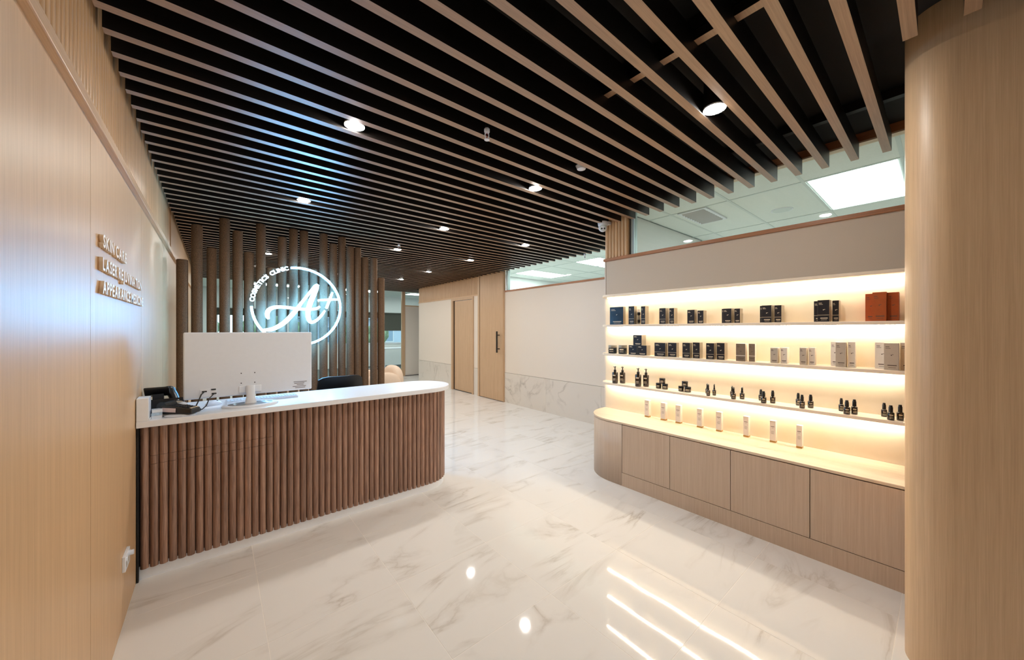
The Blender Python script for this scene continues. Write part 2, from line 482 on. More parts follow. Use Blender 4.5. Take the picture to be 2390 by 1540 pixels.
# display shelves: quarter-round ends
def shelf_poly(xf, y0, yend, r):
    p = [(XD, y0), (XD, yend)]
    p += [(xf + r + r * math.cos(a), yend - r + r * math.sin(a)) for a in [PI / 2 + PI / 2 * k / 12 for k in range(13)]]
    p += [(xf, y0)]
    return p
XF = 3.11
SH = {2: 1.467, 3: 1.170, 4: 0.870}
ZC = 0.575
shelf_names = {1: 'canopy board over the lit display, directly under the bulkhead', 2: 'upper display shelf carrying black and orange cartons',
               3: 'middle display shelf carrying white and black cartons', 4: 'lower display shelf carrying dark bottles'}
for k, zt in {1: 1.776, **SH}.items():
    t = thing('display_shelf', 'warm white ' + shelf_names[k], 'shelf', (XD, 1.2, zt - 0.022), group='display shelves')
    part('board', MB().prism([(x - XD, y - 1.2) for x, y in shelf_poly(XF, 0.118, YE - 0.002, 0.16)], 0, 0.022), SHELFW, t, bevel=0.003)
    part('led_strip', MB().box((3.234 - XD, 0.13 - 1.2, -0.004), (3.246 - XD, YE - 0.05 - 1.2, 0.0)), STRIPL, t, label='thin warm led strip under the board')

# base cabinet
cab = thing('display_cabinet', 'long limed oak base cabinet with rounded end below shelves', 'cabinet', (2.84, 1.2, 0))
def cab_poly(x, r, y0=0.118, xb=XD + 0.0, yend=YE):
    p = [(xb, y0), (xb, yend)]
    p += [(x + r + r * math.cos(a), yend - r + r * math.sin(a)) for a in [PI / 2 + PI / 2 * k / 20 for k in range(21)]]
    p += [(x, y0)]
    return [(a - 2.84, b - 1.2) for a, b in p]
part('carcass', MB().prism(cab_poly(2.858, 0.335, yend=YE - 0.018), 0.0, ZC - 0.02), SHADOWG, cab)
part('cabinet_top', MB().prism(cab_poly(2.836, 0.352, yend=YE + 0.004), ZC - 0.018, ZC), LIMEX, cab, bevel=0.003)
yd = [1.872, 1.427, 0.982, 0.537, 0.118]
def facing(y0, y1, z0, z1):
    return MB().box((0.0, y0 - 1.2, z0), (0.02, y1 - 1.2, z1))
part('plinth', facing(0.118, 1.872, 0, 0.118), LIME, cab)
for a, b in zip(yd[1:], yd[:-1]):
    part('door', facing(a + 0.002, b - 0.002, 0.122, ZC - 0.024), LIME, cab)
r = 0.35
out = [(2.84, 1.8735), (2.84, YE - r)] + [(2.84 + r + r * math.cos(a), YE - r + r * math.sin(a)) for a in [PI - PI / 2 * k / 20 for k in range(21)]] + [(XD, YE)]
inn = [(XD, YE - 0.02)] + [(2.84 + r + (r - .02) * math.cos(a), YE - r + (r - .02) * math.sin(a)) for a in [PI / 2 + PI / 2 * k / 20 for k in range(21)]] + [(2.86, 1.8735)]
m = MB()
n = len(out)
inn2 = inn[::-1]
inn2 = [inn2[0], (2.86, YE - r)] + inn2[1:]
inn2 = inn2[:n]
pts = [(x - 2.84, y - 1.2) for x, y in out]; pin = [(x - 2.84, y - 1.2) for x, y in inn2]
for i in range(n - 1):
    a, b, c, d = pts[i], pts[i + 1], pin[i + 1], pin[i]
    vs = [(q[0], q[1], 0) for q in (a, b, c, d)] + [(q[0], q[1], ZC - 0.020) for q in (a, b, c, d)]
    m.add(vs, [(0, 1, 5, 4)], 0, True)
    m.add(vs, [(3, 2, 6, 7), (4, 5, 6, 7), (0, 3, 2, 1)], 0, False)
cs_ = part('curved_side', m, LIME, cab)
bm = bmesh.new(); bm.from_mesh(cs_.data); bmesh.ops.remove_doubles(bm, verts=bm.verts, dist=1e-5); bmesh.ops.recalc_face_normals(bm, faces=bm.faces); bm.to_mesh(cs_.data); bm.free()

# ------------------------------------------------------------------ corridor wall
wcor = struct('wall_corridor', MB().box((XC + 0.02, YE, 0), (XC + 0.1, YCE, ZT)).box((XC + 0.02, 6.40, ZT), (XC + 0.1, YCE, ZB)), WPAINT,
              'cream corridor wall with pale marble dado beside oak doors', 'wall')
part('return_wall', MB().box((XD + 0.12, YE - 0.06, 0), (XC + 0.02, YE, ZT)), CREAM, wcor)
ZDADO = 0.58
segs = [(YE, 5.51), (6.40, 6.60), (7.55, YCE)]
for a, b in segs:
    part('wall_panel', MB().box((XC, a, ZDADO + 0.002), (XC + 0.022, b, ZT - 0.012)), CREAM, wcor)
    y = b
    while y > a + 0.01:
        y2 = max(a, y - 1.14)
        part('dado_tile', MB().box((XC - 0.004, y2 + 0.001, 0), (XC + 0.022, y - 0.001, ZDADO - 0.002)), DADO, wcor)
        y = y2
part('ledge', MB().box((XC - 0.012, YE, ZT - 0.012), (XC + 0.1, 5.51, ZT + 0.018)), BROWNT, wcor)
part('ledge', MB().box((XC - 0.012, 6.43, ZT - 0.012), (XC + 0.03, YCE + 0.01, ZT + 0.018)), OAKX, wcor)
part('bulkhead_back', MB().box((XC, 6.40, ZT + 0.018), (XC + 0.022, YCE, ZB)), OAK, wcor)
fb = MB()
for k in range(73):
    o = len(fb.v)
    h = halfround(0.0185, ZB - ZT - 0.018, 5, 0.016)
    for i, q in enumerate(h.v): h.v[i] = (-q[0] + XC, q[1] + 6.44 + 0.04 * k, q[2] + ZT + 0.018)
    fb.add(h.v, h.f, 0, True)
o = part('fluting', fb, OAKR, wcor); o['kind'] = 'stuff'
# door 1 (framed) and door 2 (tall sliding leaf)
d1 = thing('door_1', 'oak hinged door in a slim frame at the corridor end', 'door', (XC, 7.075, 0), kind='structure')
part('jamb', MB().box((-0.022, 0.40, 0), (0.03, 0.475, ZT - 0.012)), DOORW, d1)
part('jamb', MB().box((-0.022, -0.475, 0), (0.03, -0.425, ZT - 0.012)), DOORW, d1)
part('head', MB().box((-0.022, -0.425, 2.10), (0.03, 0.40, ZT - 0.012)), DOORW, d1)
part('leaf', MB().box((0.012, -0.42, 0.012), (0.03, 0.36, 2.085)), DOORW, d1)
part('shadow_gap', MB().box((0.014, 0.36, 0.0), (0.03, 0.40, 2.10)), SHADOWG, d1)
part('skirt_seal', MB().box((0.004, -0.425, 0.0), (0.016, 0.36, 0.012)), SHADOWG, d1)
d2 = thing('door_2', 'tall oak sliding door with a long black pull handle', 'door', (XC, 5.955, 0), kind='structure')
part('leaf', MB().box((-0.030, -0.43, 0.012), (0.016, 0.365, 2.60)), DOORW, d2)
part('jamb', MB().box((-0.034, 0.385, 0), (0.02, 0.445, 2.65)), DOORW, d2)
part('jamb', MB().box((-0.022, -0.45, 0), (0.02, -0.43, 2.65)), DOORW, d2)
part('shadow_gap', MB().box((-0.006, 0.365, 0.0), (0.016, 0.385, 2.65)), SHADOWG, d2)
hd = part('handle', MB().tube([(-0.095, -0.315, 0.965), (-0.095, -0.315, 1.385)], 0.016, 12), BLACK, d2, label='long black pull handle')
for zz in (1.04, 1.31):
    part('standoff', MB().tube([(-0.03, -0.315, zz), (-0.095, -0.315, zz)], 0.009, 10), BLACK, hd)
# clerestory over the corridor wall
win2 = thing('window_2', 'glass clerestory above the cream corridor wall', 'window', (XC + 0.05, 0, ZT), kind='structure')
part('pane', MB().box((-0.004, YE + 0.02, 0.018), (0.004, 5.44, ZB - ZT)), GLASS, win2)
part('frame_post', MB().box((-0.03, 5.44, 0.018), (0.03, 5.49, ZB - ZT)), ALU, win2)

# ------------------------------------------------------------------ rooms behind the glass
rmA = struct('floor_back_office', MB().box((XD + 0.12, YR, -0.1), (9.0, YE - 0.07, -0.012)), CARPET, 'unseen grey carpet floor behind the display wall, added for light bounce', 'floor')  # never in view, put in so the room bounces light
rmB = struct('floor_back_corridor', MB().box((XC + 0.1, YE, -0.1), (9.0, YCE - 0.02, -0.010)), CARPET, 'unseen grey carpet floor behind the corridor wall, added for light bounce', 'floor')  # also out of view, there only to bounce light
struct('wall_back_office', MB().box((9.0, YR, 0), (9.1, YCE, 2.78)), WPAINT, 'white wall at the back of the offices', 'wall')
struct('wall_partition', MB().box((XD + 0.12, YE - 0.06, ZT), (5.6, YE - 0.005, 2.73)), WPAINT, 'pale partition wall seen through the clerestory beside the pillar', 'wall')
struct('wall_office_end', MB().box((XC + 0.1, YCE - 0.02, 0), (9.0, YCE + 0.06, ZB)).box((XC + 0.1, 6.85, 0), (9.0, 6.95, ZB + .02)), WPAINT, 'white end wall beyond the corridor rooms', 'wall')
struct('wall_rear', MB().box((XL - 0.16, YR - 0.1, 2.2), (2.84, YR, ZB + 0.04)).box((1.5, YR - 0.1, 0), (9.1, YR, 2.2)).box((2.84, YR - 0.1, 2.2), (9.1, YR, 2.8)).box((XL - 0.16, YR - 0.1, 0), (0.4, YR, 2.2)), CREAM, 'unseen cream wall behind the viewer, opening sized to limit the daylight', 'wall')  # out of view; the opening is narrowed to control daylight from behind
ZR = 2.73
cl = struct('ceiling_office', MB().box((XD + 0.10, YR, ZR + 0.012), (9.0, YE, ZR + 0.04)).box((XC + 0.05, YE, ZR + 0.012), (9.0, YCE, ZR + 0.04)), GRID, 'white suspended tile ceiling behind the clerestory glass', 'ceiling')
def ceil_tiles(parent, xs, ys, skip, z=ZR):
    for a, b in zip(xs[:-1], xs[1:]):
        for c, d in zip(ys[:-1], ys[1:]):
            if (round(a, 2), round(c, 2)) in skip: continue
            part('ceiling_tile', MB().box((a + 0.012, c + 0.012, z), (b - 0.012, d - 0.012, z + 0.014)), CTILE, parent)
    for x in xs[1:-1]:
        part('grid_bar', MB().box((x - 0.012, ys[0], z - 0.004), (x + 0.012, ys[-1], z + 0.012)), GRID, parent)
    for y in ys[1:-1]:
        part('grid_bar', MB().box((xs[0], y - 0.012, z - 0.0035), (xs[-1], y + 0.012, z + 0.012)), GRID, parent)
xsA = [XD + 0.10, 4.03, 5.23, 6.43, 7.63, 9.0]; ysA = [-0.99, -0.39, 0.21, 0.81, 1.41, 2.01, 2.29]
LP = [(4.03, 0.21, 'large square-cornered ceiling light panel at the right above the display wall'), (6.43, 1.41, 'small distant ceiling light panel seen over the display ledge')]
ceil_tiles(cl, xsA, ysA, {(4.03, 0.21), (6.43, 1.41)})
xsB = [XC + 0.05, 5.37, 6.57, 7.77, 9.0]; ysB = [2.4, 2.8, 3.4, 4.0, 4.6, 5.2, 5.8, 6.4, 6.85]
LP += [(5.37, 4.0, 'ceiling light panel beside the display wall end above the corridor'), (5.37, 5.8, 'long ceiling light panel above the cream corridor wall')]
ceil_tiles(cl, xsB, ysB, {(5.37, 4.0), (5.37, 5.8)})
def light_panel(x, y, lx, ly, z, label):
    t = thing('light_panel', label, 'light panel', (x + lx / 2, y + ly / 2, z), group='flat ceiling light panels')
    part('frame', MB().box((-lx / 2 + .012, -ly / 2 + .012, 0), (lx / 2 - .012, ly / 2 - .012, 0.012)), GRID, t)
    part('diffuser', MB().box((-lx / 2 + .03, -ly / 2 + .03, -0.003), (lx / 2 - .03, ly / 2 - .03, 0.0)), PANELL, t)
for x, y, lb in LP:
    light_panel(x, y, 1.2, 0.6, ZR, lb)
# vent, speaker, small downlight in the office ceiling
c = onZ(1640, 503, ZR)
t = thing('air_vent', 'white louvred ceiling air vent behind the clerestory', 'vent', (c.x, c.y, ZR - 0.002))
part('frame', MB().box((-0.30, -0.15, -0.012), (0.30, -0.12, 0)).box((-0.30, 0.12, -0.012), (0.30, 0.15, 0)).box((-0.30, -0.12, -0.012), (-0.27, 0.12, 0)).box((0.27, -0.12, -0.012), (0.30, 0.12, 0)), WHITEP, t)
part('cavity', MB().box((-0.27, -0.12, -0.003), (0.27, 0.12, 0)), BLACK, t)
for k in range(9):
    mm = MB().cbox((0, 0, 0), (0.030, 0.238, 0.003))
    part('louvre', mm, WHITEP, t, (-0.24 + 0.06 * k, 0, -0.012), (0, 1.0, 0))
c = onZ(1825, 490, ZR)
t = thing('ceiling_speaker', 'round flat white ceiling speaker beside the big light panel', 'speaker', (c.x, c.y, ZR))
part('grille', MB().lathe([(0.085, -0.006), (0.09, 0.0)], 24), GRID, t)
part('rim', MB().lathe([(0.098, -0.004), (0.100, 0.0)], 24), WHITEP, t)
c = onZ(1215, 642, ZR)
t = thing('smoke_detector', 'small white smoke detector above the corridor clerestory', 'detector', (5.9, 4.45, ZR))
part('base', MB().lathe([(0.05, -0.02), (0.055, 0.0)], 20), WHITEP, t)
part('cap', MB().lathe([(0.02, -0.045), (0.04, -0.038), (0.042, -0.02)], 20), WHITEP, t)

# ------------------------------------------------------------------ glazed partition and far room
pw = thing('window_3', 'floor-to-ceiling glazed partition with oak frame at the far end', 'window', (0, YP, 0), kind='structure')
part('frame_post', MB().box((4.40, 0, 0), (4.50, 0.08, ZB)), DOORW, pw)
part('frame_post', MB().box((1.9, 0, 0), (1.96, 0.08, ZB)), DOORW, pw)
part('frame_post', MB().box((XL, 0, 0), (XL + 0.06, 0.08, ZB)), DOORW, pw)
part('head_rail', MB().box((XL, 0, 2.60), (7.3, 0.08, ZB)), SLATS, pw)
part('pane', MB().box((XL + .06, 0.03, 0), (1.9, 0.04, 2.60)), GLASS, pw)
part('pane', MB().box((1.96, 0.03, 0), (4.40, 0.04, 2.60)), GLASS, pw)
part('pane', MB().box((4.50, 0.03, ZT), (7.3, 0.04, 2.60)), GLASS, pw)
part('solid_panel', MB().box((4.50, 0.02, 0.01), (7.3, 0.06, ZT - 0.02)), CREAM, pw)
part('rail', MB().box((4.50, 0.0, ZT - 0.02), (7.3, 0.08, ZT + 0.01)), OAKX, pw)
part('threshold', MB().box((4.50, 0.0, 0.0), (7.3, 0.02, 0.012)), SHADOWG, pw)
struct('floor_far_room', MB().box((XL - 0.1, YP + 0.08, -0.1), (9.0, YW, -0.004)), CARPET, 'grey carpet floor of the far room', 'floor')
struct('ceiling_far_room', MB().box((XL - 0.1, YP, ZB + 0.02), (9.0, YW + 0.1, ZB + 0.08)), CTILE, 'white ceiling of the far room', 'ceiling')
struct('wall_far_left', MB().box((XL - 0.26, YP, 0), (XL - 0.1, YW + 0.1, ZB + 0.1)), WPAINT, 'white side wall of the far room', 'wall')
struct('wall_far_right', MB().box((9.0, YCE, 0), (9.1, YW + 0.1, ZB + 0.1)), WPAINT, 'white right wall of the far room', 'wall')
WZ0, WZ1 = 0.86, 2.0
wins = [(0.0, 1.9), (2.0, 3.9), (4.0, 5.05), (5.12, 6.6)]
mb = MB().box((XL - 0.1, YW, 0), (9.0, YW + 0.1, WZ0)).box((XL - 0.1, YW, WZ1), (9.0, YW + 0.1, ZB + 0.02))
xs = [XL - 0.1] + [q for w_ in wins for q in w_] + [9.0]
for a, b in zip(xs[0::2], xs[1::2]):
    mb.box((a, YW, WZ0), (b, YW + 0.1, WZ1))
struct('wall_far', mb, WPAINT, 'white window wall of the far room', 'wall')
for i, (a, b) in enumerate(wins):
    wn = thing('window_%d' % (4 + i), ['far window at the extreme left behind the posts', 'far window behind the post screen beside the armchairs', 'far room window with the blind rolled up', 'far room window with the dark blind half lowered'][i], 'window', (a, YW, WZ0), kind='structure')
    hh, ww = WZ1 - WZ0, b - a
    part('frame', MB().box((0, -0.02, 0), (0.05, 0.06, hh)).box((ww - .05, -0.02, 0), (ww, 0.06, hh)).box((.05, -0.02, 0), (ww - .05, 0.06, .05)).box((.05, -0.02, hh - .05), (ww - .05, 0.06, hh)), WHITEP, wn)
    part('pane', MB().box((0.05, 0.02, 0.05), (ww - 0.05, 0.03, hh - 0.05)), GLASS, wn)
    drop = [0.12, 0.12, 0.12, 0.62][i]
    part('roller_blind', MB().box((-0.02, -0.05, hh - drop), (ww + 0.02, -0.035, hh + 0.05)).tube([(-0.03, -0.06, hh + 0.07), (ww + 0.03, -0.06, hh + 0.07)], 0.035, 10), BLIND, wn)
light_panel(3.2, 12.2, 1.2, 0.6, ZB + 0.02 - 0.013, 'ceiling light panel in the far room beyond the posts')
light_panel(0.8, 12.2, 1.2, 0.6, ZB + 0.02 - 0.013, 'ceiling light panel in the far room behind the sign')
light_panel(5.4, 12.2, 1.2, 0.6, ZB + 0.02 - 0.013, 'ceiling light panel in the far room behind the cream panel')
# white desk and wheeled stool in the far room
t = thing('side_table', 'small white table under the far room window', 'table', (5.35, 13.4, 0))
part('table_top', MB().box((-0.6, -0.3, 0.70), (0.6, 0.3, 0.74)), WHITEP, t, bevel=0.005)
for sx in (-.55, .55):
    for sy in (-.26, .26):
        part('leg', MB().tube([(sx, sy, 0), (sx, sy, 0.70)], 0.02, 8), WHITEP, t)
t = thing('wheeled_stool', 'white stool on casters in the far room', 'stool', (4.30, 12.6, 0))
part('seat', MB().lathe([(0.17, 0.46), (0.19, 0.48), (0.19, 0.52), (0.16, 0.54)], 20), WHITEP, t)
part('column', MB().tube([(0, 0, 0.1), (0, 0, 0.46)], 0.025, 10), CHROME, t)
for k in range(5):
    a = 2 * PI * k / 5 + 0.3
    lg = part('leg', MB().tube([(0, 0, 0.11), (0.26 * math.cos(a), 0.26 * math.sin(a), 0.075)], [0.022, 0.014], 8), WHITEP, t)
    part('caster', MB().tube([(0.26 * math.cos(a) - .02, 0.26 * math.sin(a), 0.03), (0.26 * math.cos(a) + .02, 0.26 * math.sin(a), 0.03)], 0.03, 10), BLACK, lg)

# outside the far windows: ground, a house and trees
struct('ground_outside', MB().box((-15, YW + 0.4, -3.2), (25, 60, -3.0)), plain('grass outside', srgb(110, 128, 96), 0.9, noise=0.3, scale=2), 'grass outside the far windows', 'ground')
HOUSE = plain('pale weatherboard', srgb(190, 208, 228), 0.8, noise=0.05, scale=3)
hs = thing('house', 'pale house outside the far window', 'house', (10, 30, -3.0))
part('walls', MB().box((-5, 0, 0), (5, 8, 5.4)), HOUSE, hs)
rf = MB().add([(-5.4, -.4, 5.3), (5.4, -.4, 5.3), (5.4, 8.4, 5.3), (-5.4, 8.4, 5.3), (-5.4, 4, 7.6), (5.4, 4, 7.6)], [(0, 1, 5, 4), (2, 3, 4, 5), (0, 4, 3), (1, 2, 5), (0, 3, 2, 1)])
part('roof', rf, plain('grey roof', srgb(150, 160, 172), 0.8, noise=0.1), hs)
for xx in (-3.5, -1.2, 1.2, 3.5):
    for zz in (1.0, 3.4):
        wf = part('window', MB().box((xx - .5, -0.06, zz), (xx + .5, 0.0, zz + 1.3)), WHITEP, hs)
        part('pane', MB().box((xx - .42, -0.07, zz + .08), (xx + .42, -0.06, zz + 1.22)), plain('pale sky-lit pane', srgb(140, 166, 192), 0.2), wf)
LEAF = plain('tree leaves', srgb(120, 142, 112), 0.9, noise=0.5, scale=3)
for i, (x, y, hgt, lb) in enumerate([(2.5, 24, 5.0, 'green tree outside the windows behind the post screen'), (8.0, 26, 4.4, 'small green tree in front of the pale house'), (-1.5, 27, 6.0, 'tall green tree outside at the far left')]):
    t = thing('tree', lb, 'tree', (x, y, -3.0), group='trees outside the windows')
    part('trunk', MB().tube([(0, 0, 0), (0.1, 0, hgt * 0.55)], [0.18, 0.1], 8), BROWNT, t)
    cr = MB()
    for k in range(26):
        a, q = random.uniform(0, 2 * PI), random.uniform(0, 1)
        cr.ellipsoid((1.3 * math.sqrt(q) * math.cos(a), 1.3 * math.sqrt(q) * math.sin(a), hgt * random.uniform(0.5, 1.0)), (random.uniform(.35, .7),) * 3, 8, 5)
    part('crown', cr, LEAF, t)

# ------------------------------------------------------------------ reception desk
YF = 2.872
dk = thing('reception_desk', 'curved reception desk with walnut battens and white top', 'desk', (0.6, 3.13, 0))
def desk_poly(yf, yb, xr):
    rr = (yb - yf) / 2; cy = (yb + yf) / 2; cx = xr - rr
    p = [(XL + 0.003, yb), (XL + 0.003, yf)]
    p += [(cx + rr * math.cos(a), cy + rr * math.sin(a)) for a in [-PI / 2 + PI * k / 28 for k in range(29)]]
    return [(a - 0.6, b - 3.13) for a, b in p]
part('worktop', MB().prism(desk_poly(2.848, 3.402, 1.732), 0.866, 0.902), WHITE, dk, bevel=0.003)
part('plinth', MB().prism(desk_poly(2.898, 3.367, 1.683), 0.0, 0.075), WHITE, dk)
part('carcass', MB().prism(desk_poly(2.905, 3.360, 1.676), 0.07, 0.866), SHADOWG, dk)
part('shadow_gap', MB().box((XL + 0.003 - 0.6, YF - 3.13, 0), (XL + 0.010 - 0.6, YF - 3.13 + 0.05, 0.866)), SHADOWG, dk)
br = 0.0195
full = halfround(br, 0.80, 8, 0.021, 0.060).mesh('batten', WALNUT)
cutm = MB()
for z0, z1 in ((0.060, 0.6462), (0.6478, 0.6942), (0.6958, 0.860)):
    h = halfround(br, z1 - z0, 8, 0.021, z0); cutm.add(h.v, h.f, 0, True)
cut = cutm.mesh('batten', WALNUT)
x = XL + 0.012 + br
while x < 1.676 - 0.2275:
    link('batten', cut if -0.30 < x < 0.30 else full, dk, (x - 0.6, 2.905 - 3.13, 0), (0, 0, -PI / 2))
    x += 0.0395
rr = 0.2275; cx_, cy_ = 1.676 - rr, (2.905 + 3.360) / 2
s0 = x - (1.676 - rr)
a = -PI / 2 + s0 / rr
while a < PI / 2:
    link('batten', full, dk, (cx_ + rr * math.cos(a) - 0.6, cy_ + rr * math.sin(a) - 3.13, 0), (0, 0, a))
    a += 0.0395 / (rr + 0.006)
tag(part('upstand_block', MB().box((-0.0245, -0.05, 0), (0.0245, 0.05, 0.128)).box((0.0245, -0.05, 0), (0.0285, 0.05, 0.012)), WHITE, None, (XL + 0.028, 2.902, 0.902), bevel=0.002), 'white upstand block on the desk top against the oak wall', 'upstand')

ZK = 0.902
# monitor
t = thing('monitor', 'white computer monitor seen from behind on the reception desk', 'monitor', (0.185, 3.01, ZK))
part('back_shell', MB().box((-0.342, 0.045, 0.066), (0.376, 0.075, 0.494)), WHITEP, t, bevel=0.008, seg=3)
part('stand_base', MB().lathe([(0.155, 0.0), (0.157, 0.008), (0.15, 0.014)], 40).xf(Matrix.Diagonal((1, 0.66, 1)).to_4x4()), WHITEP, t)
part('base_inlay', MB().lathe([(0.125, 0.014), (0.123, 0.0155)], 36).xf(Matrix.Diagonal((1, 0.62, 1)).to_4x4()), plain('grey mirror inlay', srgb(150, 150, 152), 0.15), t)
part('stand_neck', MB().tube([(0.0, 0.0, 0.012), (0.0, 0.012, 0.06), (0.0, 0.03, 0.13)], [0.034, 0.024, 0.026], 12, flat=0.5, up=(0, 1, 0)), WHITEP, t)
part('hinge_cover', MB().box((-0.062, 0.040, 0.082), (0.062, 0.046, 0.128)), WHITE, t, bevel=0.002)
part('port_recess', MB().box((-0.262, 0.0425, 0.078), (-0.178, 0.0455, 0.128)), WHITE, t)
for px, pz in ((-0.240, 0.112), (-0.192, 0.095), (-0.195, 0.122)):
    part('port', MB().cbox((px, 0.041, pz), (0.024, 0.006, 0.008)), BLACK, t)
for px in (-0.05, 0.025):
    for pz in (0.148, 0.215):
        part('screw_hole', MB().cbox((px, 0.0445, pz), (0.006, 0.002, 0.006)), BLACK, t)
lab = MB()
for k in range(5):
    lab.cbox((0.30 - 0.006 * (k % 2), 0.0445, 0.128 - 0.011 * k), (0.085 - 0.02 * (k % 3), 0.001, 0.0035))
part('printed_text', lab, DPRINT, t)['kind'] = 'stuff'
cbm = MB()
cbm.tube([(-0.24, 0.036, 0.112), (-0.255, 0.02, 0.098), (-0.268, 0.01, 0.06), (-0.285, 0.0, 0.018), (-0.305, 0.01, 0.007), (-0.335, 0.03, 0.006)], 0.0035, 8)
part('video_cable', cbm, BLACK, t)
cbm = MB().tube([(-0.192, 0.036, 0.095), (-0.215, 0.015, 0.07), (-0.23, -0.02, 0.03), (-0.25, -0.02, 0.010), (-0.28, -0.02, 0.009), (-0.33, 0.0, 0.005)], 0.003, 8)
cbm.tube([(-0.255, -0.021, 0.010), (-0.285, -0.019, 0.010)], 0.008, 8)
part('power_cable', cbm, BLACK, t)
# keyboard and mouse
kb = thing('keyboard', 'slim white keyboard under the monitor', 'keyboard', (0.27, 3.20, ZK), (0, 0, 0.03))
part('body', MB().box((-0.215, -0.062, 0.0), (0.215, 0.062, 0.014)), WHITEP, kb, bevel=0.004)
key = MB().box((-0.0078, -0.0072, 0), (0.0078, 0.0072, 0.004)).mesh('key', plain('pale blue-grey key', srgb(206, 216, 226), 0.5))
for rr_ in range(5):
    for cc in range(22):
        if rr_ == 0 and 4 <= cc <= 9: continue
        link('key', key, kb, (-0.2 + 0.019 * cc, -0.045 + 0.022 * rr_, 0.0135))
part('space_bar', MB().box((-0.13, -0.052, 0.0135), (-0.02, -0.038, 0.0175)), WHITEP, kb)
ms = thing('mouse', 'white computer mouse beside the keyboard', 'mouse', (-0.01, 3.17, ZK), (0, 0, 0.5))
mb = MB().ellipsoid((0, 0, 0.004), (0.05, 0.03, 0.026), 20, 12)
for i, q in enumerate(mb.v): mb.v[i] = (q[0], q[1], max(q[2], 0.0))
part('shell', mb, WHITEP, ms)
part('scroll_wheel', MB().tube([(0.022, -0.003, 0.027), (0.022, 0.003, 0.027)], 0.005, 10), DGREY, ms)

# desk phone
ph = thing('desk_phone', 'black desk phone with tilted screen behind the card terminal', 'phone', (-0.240, 3.135, ZK))
body = MB().add([(-0.085, -0.06, 0), (0.085, -0.06, 0), (0.085, 0.10, 0), (-0.085, 0.10, 0), (-0.085, -0.045, 0.085), (0.085, -0.045, 0.085), (0.085, 0.10, 0.03), (-0.085, 0.10, 0.03)],
                [(0, 3, 2, 1), (4, 5, 6, 7), (0, 1, 5, 4), (1, 2, 6, 5), (2, 3, 7, 6), (3, 0, 4, 7)])
part('base', body, BLACK, ph, bevel=0.006)
so = part('display', MB().cbox((0, 0, 0), (0.112, 0.014, 0.085)), BLACK, ph, (-0.038, -0.03, 0.128), (0.85, 0, 0), bevel=0.004)
part('screen', MB().cbox((0, 0.0065, 0), (0.09, 0.002, 0.058)), SCREEN, so)
part('display_arm', MB().cbox((-0.033, -0.025, 0.095), (0.05, 0.03, 0.04)), BLACK, ph)
part('sticker', MB().cbox((0.0, -0.0068, -0.026), (0.055, 0.001, 0.014)), WHITEP, so)
hs_ = MB().tube([(0.042, 0.065, 0.125), (0.055, 0.035, 0.118), (0.070, 0.0, 0.090), (0.085, -0.04, 0.048)], [0.027, 0.026, 0.025, 0.026], 12, flat=0.8)
hs_.ellipsoid((0.043, 0.055, 0.120), (0.036, 0.030, 0.030)).ellipsoid((0.084, -0.040, 0.048), (0.032, 0.028, 0.030))
part('handset', hs_, BLACK, ph, (-0.036, 0, 0))
part('cradle', MB().tube([(0.03, 0.03, 0.05), (0.03, 0.03, 0.115)], 0.012, 10), BLACK, ph)
cord = [(0.066 + 0.010 * math.cos(k * 1.3), -0.035 + 0.0045 * k, 0.014 + 0.010 * math.sin(k * 1.3)) for k in range(26)]
part('coiled_cord', MB().tube(cord, 0.0025, 6), BLACK, ph)
# card terminal
ct = thing('card_terminal', 'black card payment terminal with keypad at the desk front', 'card terminal', (-0.160, 2.927, ZK + 0.012), (0, 0, -0.62))
term = MB().add([(-0.085, -0.04, 0), (0.085, -0.036, 0), (0.085, 0.036, 0), (-0.085, 0.04, 0), (-0.085, -0.04, 0.058), (0.085, -0.036, 0.03), (0.085, 0.036, 0.03), (-0.085, 0.04, 0.058)],
                [(0, 3, 2, 1), (4, 5, 6, 7), (0, 1, 5, 4), (1, 2, 6, 5), (2, 3, 7, 6), (3, 0, 4, 7)])
part('body', term, BLACK, ct, bevel=0.006)
part('roll_cover', MB().tube([(-0.078, -0.038, 0.045), (-0.078, 0.038, 0.045)], 0.028, 16), BLACK, ct)
part('screen', MB().cbox((0, 0, 0), (0.05, 0.054, 0.002)), SCREEN, ct, (-0.022, 0, 0.0485), (0, 0.164, 0))
part('sticker', MB().cbox((0, 0, 0), (0.075, 0.001, 0.024)), plain('pink white sticker', srgb(226, 206, 206), 0.5, noise=0.05), ct, (-0.035, -0.0408, 0.026), (0, 0.06, 0))
for i in range(5):
    for j in range(3):
        part('key', MB().cbox((0, 0, 0), (0.009, 0.014, 0.003)), DGREY if i < 4 else PRINT, ct, (0.016 + 0.0145 * i, -0.019 + 0.019 * j, 0.0435 - 0.0024 * i), (0, 0.164, 0))
part('foot_stand', MB().lathe([(0.07, -0.012), (0.075, -0.006), (0.05, 0.0)], 24), WHITEP, ct)
cd = thing('charging_dock', 'rounded white dock beside the desk upstand', 'dock', (-0.185, 3.048, ZK))
mb = MB().ellipsoid((0, 0, 0.03), (0.06, 0.019, 0.035), 20, 12)
for i, q in enumerate(mb.v): mb.v[i] = (q[0], q[1], max(q[2], 0.0))
part('shell', mb, WHITEP, cd)
part('lid', MB().lathe([(0.03, 0.0625), (0.02, 0.067)], 20).xf(Matrix.Diagonal((1, 0.6, 1)).to_4x4()), GREYC, cd)
nb = thing('leaflet_stack', 'small stack of blue and white leaflets by the upstand', 'leaflets', (-0.262, 2.925, ZK))
